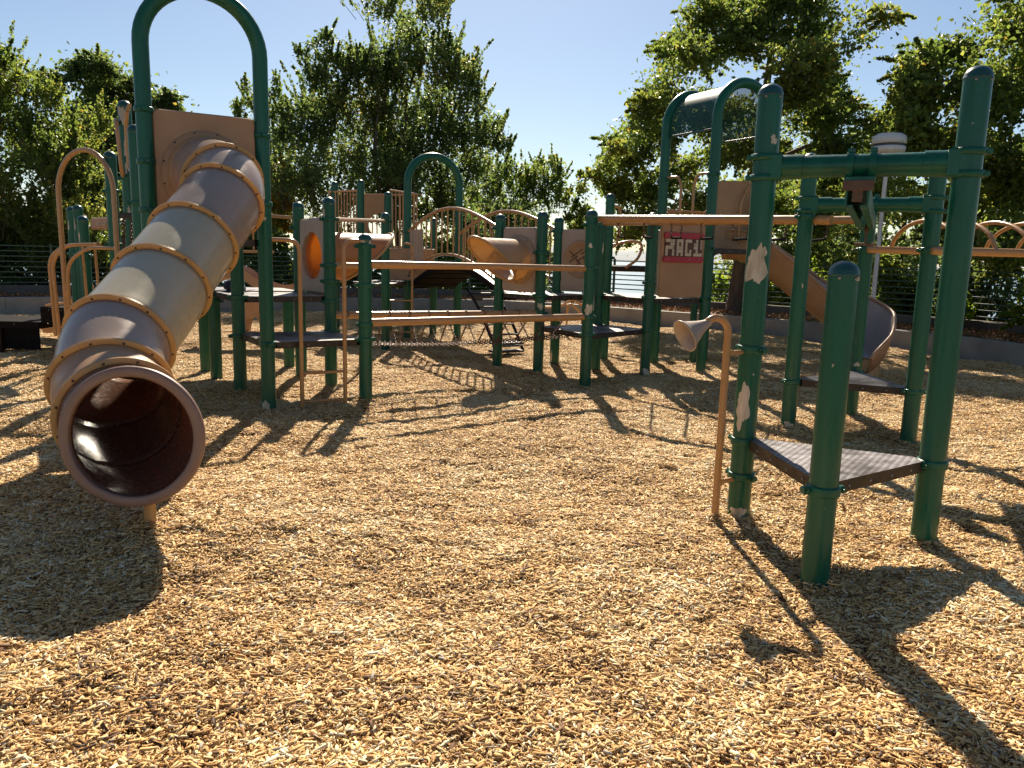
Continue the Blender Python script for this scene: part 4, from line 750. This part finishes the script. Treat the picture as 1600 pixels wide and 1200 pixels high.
# ------------------------------------------------------------ chain net bridge
cb = thing('chain_net_bridge', (-.3, 8.9, 0), 'tan rail bridge with a slung chain net between left and centre towers', 'bridge')
fa, fb, ba, bb = V(*D1, .80), V(*C1, .815), V(*D2, .80), V(*C7, .775)
for a, b, r, nm in ((fa, fb, .040, 'foot_rail'), (ba, bb, .040, 'foot_rail'), (fa+V(0, 0, .58), fb+V(0, 0, .555), .034, 'hand_rail'), (ba+V(0, 0, .54), bb+V(0, 0, .58), .034, 'hand_rail')):
    d = (b-a).normalized(); M().tube([a+d*.05, b-d*.05], r, 16).obj(nm, TAN, cb)
for k in range(10):
    t = .06+k*.09; q = ba.lerp(bb, t); d = (bb-ba).normalized(); e = (d+V(0, 0, -.55)).normalized(); s_ = d.cross(V(0, 0, 1)).normalized(); n2 = d.cross(s_)
    M().tube([q+(math.cos(w_)*s_+math.sin(w_)*n2)*.0425+d*.035*math.cos(w_+.6) for w_ in [i*PI/8 for i in range(16)]], .006, 5, closed=True).obj('chain_wrap', RUST, cb)
    lo = fa.lerp(fb, t+.05).lerp(ba.lerp(bb, t+.05), .42)-V(0, 0, .27); lo2 = lo.lerp(ba.lerp(bb, t+.1)-V(0, 0, .27), .3); [chain(M(), u_, v_, 0, .0034, .036).obj('net_strand', RUST, cb) for u_, v_ in ((fa.lerp(fb, t)-V(0, 0, .035), lo), (lo2, ba.lerp(bb, min(1, t+.10))-V(0, 0, .035)))]
for f in (.36, .5, .64):
    m = M(); chain(m, fa.lerp(ba, f)-V(0, 0, .25), fb.lerp(bb, f)-V(0, 0, .25), .05, .0045, .045); m.obj('net_chain', RUST, cb)

# ------------------------------------------------------------ crawl tunnels
def tunnel(root, a, b, z0, z1, side_, Lt, Lb, mp, mt, r=.27):
    a, b = V(*a, 0), V(*b, 0); d = (b-a).normalized(); n = V(d.y, -d.x, 0)*side_; W = (b-a).length-.17; c = (a+b)/2; zc = (z0+z1)/2
    X = d; Z = V(0, 0, 1); m = M(); m.plate(dens(rrect(W, z1-z0, .04, 4, -W/2, -(z1-z0)/2), .07), V(c.x, c.y, zc), X, Z, .05, hole=(0, 0, r-.008), bev=.012); pn = m.obj('tunnel_panel', mp, root)
    o = V(c.x, c.y, zc); N_ = 48; vs, fs = [], []
    def P(q, rr, along): return o+X*rr*math.cos(q)+Z*rr*math.sin(q)+n*along
    K = 8
    for l, rr in enumerate((r, r-.01)):
        for k in range(K+1):
            for i in range(N_): q = 2*PI*i/N_; Lq = Lb+(Lt-Lb)*(.5+.5*math.sin(q)); vs.append(P(q, rr, .02+Lq*k/K))
    for l in range(2):
        o_ = l*(K+1)*N_
        for k in range(K):
            for i in range(N_): fs.append((o_+k*N_+i, o_+k*N_+(i+1) % N_, o_+(k+1)*N_+(i+1) % N_, o_+(k+1)*N_+i))
    M().add(vs, fs, True).obj('tunnel_tube', mt, root)
    m = M(); m.tube([P(q, r+.006, .02+Lb+(Lt-Lb)*(.5+.5*math.sin(q))) for q in [2*PI*i/N_ for i in range(N_)]], .018, 8, closed=True); m.obj('tunnel_rim', FLANGE, root)
    m = M(); m.lathe([(r, .075), (r+.012, .05), (r+.05, .045), (r+.055, .038), (r+.055, .026)], o, n, 48); fl = m.obj('tunnel_flange', mt, root)
    for k in range(10): q = 2*PI*(k+.5)/10; put('bolt', BOLTM, fl, P(q, r+.03, .044), n.to_track_quat('Z', 'Y').to_euler())
ct = thing('crawl_tunnel', (-2.26, 8.75, 1.0), 'short crawl tunnel with a glowing orange opening in a grey panel on the left tower', 'crawl tunnel')
tunnel(ct, D2, D3, 1.03, 1.84, -1, .95, .35, GREYTAN, ORANGE) if False else tunnel(ct, D3, D2, 1.03, 1.84, -1, .95, .30, GREYTAN, ORANGE)
ct2 = thing('crawl_tunnel', (.06, 10.15, 1.0), 'slant cut tan crawl tunnel on a panel below the arched bridge end', 'crawl tunnel')
tunnel(ct2, C9, C7, 1.03, 1.86, 1, .80, .16, GREYTAN, CREAM, .26)

# ------------------------------------------------------------ centre tower
ce = thing('centre_tower', (1.3, 10, 0), 'green centre play tower with brown decks and a barrel shaped perforated roof', 'play structure')
Q2, R1, R2 = (3.36, 10.73), (2.05, 11.10), (2.88, 11.58)
post(ce, *C1, 2.03, (.815, .61, 1.37, 1.86), [(.90, -1.6, .12, .20, 91), (1.63, -1.7, .05, .08, 92), (.97, -.4, .05, .22, 95)], rot=.4); post(ce, *C2, 2.06, (1.0, 1.88), [(1.62, -1.2, .03, .18, 93)], rot=.3)
post(ce, *C3, 2.41, (1.0, 1.5), rot=.3); post(ce, *C4, 2.07, (1.02, .6, 1.2), [(.05, -1.4, .12, .17, 94)], rot=.5); post(ce, *C7, 2.05, (1.0, .78, 1.54), [(.87, -1.5, .09, .12, 96)], rot=.3); post(ce, *C8, 2.03, (1.0, 1.2, 1.84), [(.10, -2.4, .05, .25, 97)], rot=.3); post(ce, *C9, 2.03, (1.0, 1.4, 1.85), rot=.3)
arch_post(ce, C5, Q2, 3.30, [(0, 1.0), (0, 2.6), (0, 1.65), (1, 1.65), (1, 2.6)]); arch_post(ce, R1, R2, 3.30, [(0, 1.65), (0, 2.6), (1, 1.65)])
post(ce, 2.23, 12.05, .98, (), [(.05, -2.6, .05, .2, 98)], cap=False); post(ce, 2.66, 11.2, .62, (), cap=False)
deck(ce, [C1, C4, C2, C7], .612); deck(ce, [C9, C7, C2, C8], 1.0); deck(ce, [C2, C4, C5, R1, C3], 1.0); deck(ce, [C5, Q2, R2, R1], 1.66)
m = M(); c0, c1_, dx = V(*C5, 0).lerp(V(*Q2, 0), .5), V(*R1, 0).lerp(V(*R2, 0), .5), (V(*Q2, 0)-V(*C5, 0)).normalized(); n = 22; vs = []
for c in (c0.lerp(c1_, .05), c0.lerp(c1_, .95)):
    for i in range(n+1): q = -.30+(PI+.60)*i/n; vs.append(c-dx*.462*math.cos(min(max(q, 0), PI))+V(0, 0, 3.32+(.462*math.sin(q) if 0 <= q <= PI else -.5*(-q if q < 0 else q-PI))))
m.add(vs, [(i, i+1, n+2+i, n+1+i) for i in range(n)], True); rf = m.obj('barrel_roof', ROOF, ce)
for i in (0, n): M().tube([vs[i], vs[n+1+i]], .016, 8).obj('roof_edge', TEAL, rf)
for q, e in ((C5, (-.12, .21)), (R1, (.13, -.20))): M().tube(bend([(*q, 2.62), (q[0]+e[0]*1.2, q[1]+e[1]*1.2, 2.62), (q[0]+e[0]*1.45, q[1]+e[1]*1.45, 2.5), (q[0]+e[0]*1.45, q[1]+e[1]*1.45, 1.68)], .09), .019, 10).obj('hand_rail', TAN, ce)
guard(ce, R1, R2, 1.80, 2.18, 7, 'guard_rail')
# letter tile panel between the two front posts
lp_ = thing('letter_panel', (2.12, 10.04, 1.03), 'tan play panel with red bars and turning letter tiles facing the camera', 'play panel')
a, b = V(*C4, 0), V(*C5, 0); d = (b-a).normalized(); nn = V(d.y, -d.x, 0); c = (a+b)/2; Wp = .70
o = V(c.x, c.y, 0)+nn*.03
m = M(); m.plate(dens(rrect(Wp, .93, .05, 4, -Wp/2, 0), .08), o+V(0, 0, 1.02), d, (0, 0, 1), .04, bev=.01); pb = m.obj('panel_board', TANPLATE, lp_)
for z in (1.80, 1.50): 
    m = M(); m.plate(dens(rrect(.64, .075, .03, 4, -.32, -.0375), .05), o+nn*.035+V(0, 0, z), d, (0, 0, 1), .03, bev=.006); br = m.obj('red_bar', RED, lp_)
    for k in range(4): q = o+nn*.052+d*(-.25+.165*k)+V(0, 0, z); put('rivet', RIVET, br, q, nn.to_track_quat('Z', 'Y').to_euler())
m = M(); m.plate(dens(rrect(.50, .06, .02, 3, -.29, 0), .05), o+V(0, 0, 1.953), d, (0, 0, 1), .03, bev=.004); m.obj('top_lip', TANPLATE, lp_)
m = M(); m.plate([(-.30, 0), (.30, 0), (.30, .225), (-.30, .225)], o+nn*.022+V(0, 0, 1.538), d, (0, 0, 1), .006, bev=.001); m.obj('tile_backing', DKTILE, lp_)
ROWS = ["WWwW.WWW.WWW.dWdw", "ddWW.WdW.Wdd.wWdw", "WWWw.WwW.Wdd.WWdw", "WddW.WWW.WdW.dWdd", "WddW.WdW.WWW.WWWW"]
tw_, th_ = .58/17, .215/5
_t = M(); _t.box((0, 0, 0), (tw_*.94, .016, th_*.94), (d, nn, V(0, 0, 1)), .002); TW = _t.mesh('letter_tile', WHITE); _t = M(); _t.box((0, 0, 0), (tw_*.94, .016, th_*.94), (d, nn, V(0, 0, 1)), .002); TD = _t.mesh('letter_tile', DKTILE); _t = M(); _t.box((0, 0, 0), (tw_*.5, .016, th_*.94), (d, nn, V(0, 0, 1)), .002); TH = _t.mesh('letter_tile', WHITE)
for r_, row in enumerate(ROWS):
    for k_, ch in enumerate(row): put('letter_tile', {'W': TW, 'w': TH, 'd': TD, '.': TD}[ch], lp_, o+nn*.034+d*(-.29+tw_*(k_+.5))+V(0, 0, 1.543+.215-th_*(r_+.5)))
m = M(); m.plate(dens(rrect(.045, .80, .01, 2), .1), V(C4[0], C4[1], 1.06)+d*.085+nn*.02, d, (0, 0, 1), .03, bev=.003); m.obj('edge_strip', GREYTAN, lp_)
# round emblem panel
em = thing('emblem_panel', (.86, 10.65, 1.0), 'grey tan panel with a round raised maze emblem behind the rail bridge', 'play panel')
a, b = V(*C8, 0), V(*C2, 0); d = (b-a).normalized(); nn = V(d.y, -d.x, 0); c = (a+b)/2
m = M(); m.plate(dens(rrect(.52, .84, .02, 3, -.26, 0), .08), V(c.x, c.y, 1.03), d, (0, 0, 1), .04, bev=.006); m.obj('panel_board', GREYTAN, em)
oo = V(c.x, c.y, 1.47)+nn*.02+d*.04; m = M(); m.lathe([(.25, .0), (.25, .022), (.24, .028), (.215, .028), (.205, .012), (.0, .012)], oo, nn, 40); m.obj('emblem_ring', TANPLATE, em)
for k, (u, v, L, ag) in enumerate([(-.05, .08, .20, .6), (.06, .10, .12, .6), (-.10, .0, .14, .6), (.03, .02, .2, .6), (.09, -.02, .12, -.75), (-.03, -.03, .1, -.75), (-.08, -.1, .15, .6), (.05, -.1, .16, .6), (-.12, .07, .1, -.75)]):
    x_ = (d*math.cos(ag)+V(0, 0, math.sin(ag))); y_ = (-d*math.sin(ag)+V(0, 0, math.cos(ag))); M().box(oo+nn*.016+d*u+V(0, 0, v), (L, .014, .010), (x_, y_, nn)).obj('maze_ridge', DKTILE, em)

# ------------------------------------------------------------ arched bridge to the rear arch
br_ = thing('arch_bridge', (-.7, 12.3, 0), 'humped brown bridge with curved tan railings leading to the green arch', 'bridge')
A1, A2, A3 = (-1.89, 13.64), (-1.5, 14.3), (-1.03, 14.07)
FA, FB, BA, BB = V(*A1, 0), V(*C9, 0), V(*A3, 0), V(*C8, 0); HB = lambda t: .36*math.sin(PI*t)
n = 24; dk = M(); vs = []
for z_ in (0, -.10):
    for i in range(n+1):
        t = i/n; a = FA.lerp(FB, t); b = BA.lerp(BB, t); a, b = a.lerp(b, .08), a.lerp(b, .92); vs += [a+V(0, 0, 1.0+z_+HB(t)), b+V(0, 0, 1.0+z_+HB(t))]
fs = []
for i in range(n): fs += [(2*i, 2*i+2, 2*i+3, 2*i+1), (2*(n+1)+2*i, 2*(n+1)+2*i+1, 2*(n+1)+2*i+3, 2*(n+1)+2*i+2), (2*i, 2*(n+1)+2*i, 2*(n+1)+2*i+2, 2*i+2), (2*i+1, 2*i+3, 2*(n+1)+2*i+3, 2*(n+1)+2*i+1)]
dk.add(vs, fs); bd_ = dk.obj('bridge_deck', DECKTOP, br_); bd_.data.materials.append(BLACK)
for k in range(len(fs)): bd_.data.polygons[k].material_index = 0 if k % 4 == 0 else 1
for k in range(9):
    t = (k+.5)/9; a = FA.lerp(FB, t); b = BA.lerp(BB, t); M().box(a.lerp(b, .5)+V(0, 0, .915+HB(t)), ((b-a).length*.8, .05, .05), ((b-a).normalized(), (FB-FA).normalized(), V(0, 0, 1))).obj('deck_rib', BLACK, br_)
for a, b in ((FA, FB), (BA, BB)):
    g = M().tube([a.lerp(b, t)+V(0, 0, 1.84+.34*math.sin(PI*t)) for t in [i/24 for i in range(25)]], .026, 10).obj('railing', TAN, br_); M().tube([a.lerp(b, t)+V(0, 0, 1.13+HB(t)) for t in [i/24 for i in range(25)]], .022, 10).obj('bottom_rail', TAN, g)
    for k in range(1, 16):
        t = k/16; M().tube([a.lerp(b, t)+V(0, 0, 1.13+HB(t)), a.lerp(b, t)+V(0, 0, 1.84+.34*math.sin(PI*t))], .013, 8).obj('baluster', TAN, g)
d = (FB-FA).normalized()
for k in range(5): p = FA+d*(.20+.125*k); M().box(p+V(0, 0, 1.56), (.095, .022, .66), (d, V(-d.y, d.x, 0), V(0, 0, 1)), .008).obj('slat', GREYTAN, br_)
# ------------------------------------------------------------ rear tower with arch
re_ = thing('rear_tower', (-2.6, 14.6, 0), 'far green tower with tan barred guards and an arch behind the chain bridge', 'play structure')
arch_post(re_, A1, A3, 2.68, [(0, 1.85), (1, 1.85), (0, 1.1)]); post(re_, *A2, 2.13, (1.6,)); E1, E2, E3, E4 = (-3.46, 15.0), (-2.87, 14.5), (-2.36, 14.43), (-2.0, 12.0)
post(re_, *E1, 2.79); post(re_, *E2, 2.79); post(re_, *E3, 2.58, (1.4,)); post(re_, *E4, 2.09, (1.96, 1.0)); post(re_, -2.9, 12.4, 1.02, cap=False)
deck(re_, [A1, A3, (-1.55, 14.9), E3], 1.0); deck(re_, [E2, E3, (-2.1, 15.6), E1], 1.45); deck(re_, [E4, A1, E3, (-2.75, 13.0)], 1.0)
guard(re_, (-3.66, 15.1), E2, 1.63, 2.60, 10); guard(re_, E3, (-1.89, 15.5), 1.6, 2.62, 8); guard(re_, (-1.89, 15.5), (-3.4, 15.9), 1.6, 2.62, 14)
d = V(.9, -.1, 0).normalized(); m = M(); m.plate(dens([(0, 0), (.72, 0), (.72, .92), (.62, 1.0), (.1, 1.0), (0, .95)], .07), (-3.05, 14.95, 1.55), d, (0, 0, 1), .05, bev=.01, hole=(.46, .45, .22)); m.obj('arch_panel', TANPLATE, re_)
m = M(); m.plate(dens([(0, 0), (.85, 0), (.85, .55), (0, .55)], .1), (-2.25, 13.6, 1.02), (.9, -.05, 0), (0, 0, 1), .05, bev=.01); m.obj('low_panel', TANPLATE, re_)
for x, y in ((-1.98, 12.1), (-1.62, 12.25)): M().tube(bend([(x, y, -.1), (x, y, 1.62), (x-.10, y-.1, 1.64)], .07), .018, 8).obj('ladder_rail', TAN, re_)
for z in (.25, .5, .75): M().tube([(-1.98, 12.1, z), (-1.62, 12.25, z)], .014, 8).obj('rung', TAN, re_)
sc = thing('arc_climber', (-.35, 12.2, 0), 'dark rung climber curving down under the right half of the arched bridge', 'climber')
for s in (0, .55):
    M().tube([(-.75+s*.75+.5*t, 12.5+s*.5-.95*t, .92-.55*t-.33*t*t) for t in [i/10 for i in range(11)]], .024, 8).obj('side_pipe', BROWN, sc)
for k in range(7): t = (k+.5)/7; M().box((-.75+.5*t+.20, 12.5-.95*t+.14, .92-.55*t-.33*t*t), (.5, .10, .02), (V(.83, .55, 0).normalized(), V(-.55, .83, 0).normalized(), V(0, 0, 1))).obj('tread', BROWN, sc)
for k in range(2): M().box((-.10, 11.55+.02*k, .07+.12*k), (.5, .22, .03), (V(.83, .55, 0).normalized(), V(-.55, .83, 0).normalized(), V(0, 0, 1)), .006).obj('foot_step', BROWN, sc)

# ------------------------------------------------------------ hooded curving slide behind the track ride
hs = thing('spiral_slide', (4.2, 11, 0), 'hooded orange brown slide curving down to the right behind the track ride', 'slide')
path = [V(3.05, 11.5, 1.70), V(3.40, 11.42, 1.66), V(3.80, 11.25, 1.38), V(4.25, 11.0, 1.00), V(4.56, 10.72, .70), V(4.72, 10.38, .46), V(4.64, 10.02, .31), V(4.38, 9.84, .25)]
pp = catmull(path, 6); n = 18; vs, fs = [], []; k = len(pp)
for lay in (0, 1):
    for i, p in enumerate(pp):
        t = (pp[min(i+1, k-1)]-pp[max(i-1, 0)]).normalized(); s = t.cross(V(0, 0, 1)).normalized(); u = s.cross(t); f = math.sin(PI*min(1, max(0, (i/(k-1)-.42)/.58)))**.8; e_ = max(0, (i/(k-1)-.72)/.28); R = .27+.012*lay
        for j in range(n+1):
            q = -PI*1.0*j/n-.0; hgt = 1+.85*f*max(0, -math.cos(q))
            vs.append(p+s*R*math.cos(q)*1.0+u*(R*math.sin(q)*.72*1.0+(.27*hgt-.05)*(1-.75*e_**1.5)*abs(math.cos(q))**2.2)+u*.02)
W_ = n+1
for lay in (0, 1):
    o = lay*k*W_
    for i in range(k-1):
        for j in range(n): fs.append((o+i*W_+j, o+i*W_+j+1, o+(i+1)*W_+j+1, o+(i+1)*W_+j))
for i in range(k-1):
    for j in (0, n): fs.append((i*W_+j, (i+1)*W_+j, k*W_+(i+1)*W_+j, k*W_+i*W_+j))
ch_ = M().add(vs, fs, True).obj('chute', SCOOP, hs); ch_.data.materials.append(TANPLATE)
for k_ in range((k-1)*n, len(fs)): ch_.data.polygons[k_].material_index = 1
for j in (0, n): M().tube([vs[i*W_+j] for i in range(k)], .022, 8).obj('chute_rim', TANPLATE, hs)
m = M(); n2_ = 16; vs = []
for x_, z_ in ((0, 0), (.62, .0)):
    for i in range(n2_+1): q = PI*i/n2_; vs.append(V(2.78+x_, 11.32-.12*x_, 0)+V(.05, .32, 0)+V(.12, .34, 0)*-math.cos(q)*1.0+V(0, 0, 1.72+.90*math.sin(q)**.45))
m.add(vs, [(i, i+1, n2_+2+i, n2_+1+i) for i in range(n2_)], True); m.obj('hood', TANPLATE, hs)
m = M(); m.plate(dens(rrect(.62, .98, .10, 5, 0, 0), .06), (2.80, 11.30, 1.64), (.98, -.12, 0), (0, 0, 1), .05, bev=.012); m.obj('hood_side', TANPLATE, hs)
for x in (3.20, 3.34): M().tube(bend([(x, 11.2, 1.75), (x-.03, 11.17, 1.85), (x-.03, 11.15, 2.35), (x+.08, 11.2, 2.55)], .1), .02, 10).obj('hood_grip', TAN, hs)
M().tube([(4.55, 10.62, -.1), (4.55, 10.62, .60)], .05, 12).obj('support_post', FLANGE, hs); M().lathe([(.16, -.05), (.13, .28)], (4.66, 10.0, 0), (0, 0, 1), 16).obj('exit_foot', FLANGE, hs); M().tube([(3.62, 11.2, -.1), (3.62, 11.22, 1.4)], .02, 8).obj('support_post', RUST, hs)

# ------------------------------------------------------------ small far pieces
rl = thing('ring_climber', (1.8, 13.4, 0), 'tan bent pipe climber on the far side of the centre tower', 'climber')
M().tube([(1.2, 13.4, 1.32), (3.2, 13.6, 1.32)], .05, 12).obj('cross_beam', BROWN, rl)
for pth in ([(1.25, 13.4, 1.35), (1.45, 13.4, 1.62), (1.9, 13.42, 1.78), (2.15, 13.4, 1.74), (2.1, 13.4, 1.5), (1.9, 13.4, 1.34)], [(1.55, 13.3, 2.35), (1.75, 13.3, 2.3), (1.72, 13.32, 1.75), (1.5, 13.35, 1.62), (1.62, 13.38, 1.35)], [(2.75, 13.5, 2.3), (2.45, 13.5, 2.2), (2.5, 13.5, 1.7), (2.75, 13.5, 1.55), (2.6, 13.5, 1.35)]): M().tube(catmull(pth, 6), .024, 8).obj('bent_pipe', TAN, rl)
for x in (1.25, 3.15): M().tube([(x, 13.5, -.1), (x, 13.5, 1.3)], .06, 12).obj('leg', GREEN, rl)
bs = thing('curved_rail_seat', (1.05, 14.6, 0), 'small pale tan looped rail standing on the chips behind the centre tower', 'climber')
for pth in ([(.5, 14.6, .55), (.85, 14.6, .57), (1.1, 14.6, .70), (1.25, 14.6, .62), (1.45, 14.6, .62)], [(.7, 14.5, .0), (.72, 14.5, .55)], [(1.0, 14.5, .35), (1.05, 14.5, .62), (1.3, 14.55, .35), (1.1, 14.5, -.1)], [(1.02, 14.8, -.1), (1.02, 14.8, .6)]): M().tube(catmull(pth, 5), .022, 8).obj('bent_pipe', FLANGE, bs)
ws = thing('wave_slide', (-4.3, 12.4, 0), 'low tan wave shaped slide seen under and over the upper deck', 'slide')
pp = catmull([(-4.9, 12.6, 1.0), (-4.4, 12.4, 1.12), (-4.0, 12.2, .95), (-3.6, 12.0, .85), (-3.1, 11.9, .95)], 6); m = M(); vs = []
for p in pp: vs += [p+V(0, -.2, .1), p+V(0, -.2, -.07), p+V(0, .2, -.07), p+V(0, .2, .1), p+V(0, .15, 0), p+V(0, -.15, 0)]
m.add(vs, [(i*6+a, i*6+(a+1) % 6, (i+1)*6+(a+1) % 6, (i+1)*6+a) for i in range(len(pp)-1) for a in range(6)], False); m.obj('chute', TANPLATE, ws)
m = M(); m.plate(dens([(0, 0), (.10, 0), (.13, .25), (.25, .34), (.36, .25), (.40, 0), (.50, 0), (.46, .5), (.35, .60), (.05, .60)], .06), (-4.95, 14.0, -.02), (1, 0, 0), (0, 0, 1), .30, bev=.01); m.obj('leg_arch', TANPLATE, ws)
m = M()
bgth = thing('bag', (-3.35, 8.72, 1.02), 'dark navy bag slumped on the upper deck behind the tube slide', 'bag')
m.lathe([(.0, 0), (.11, .0), (.13, .03), (.12, .075), (.085, .12), (.04, .14), (0, .145)], (-3.22, 8.86, 1.012), (.35, 0, 1), 16); m.obj('bag_body', NAVY, bgth); M().tube([(-3.2, 8.80, 1.12), (-3.16, 8.72, 1.18), (-3.10, 8.75, 1.10)], .012, 6).obj('strap', NAVY, bgth)
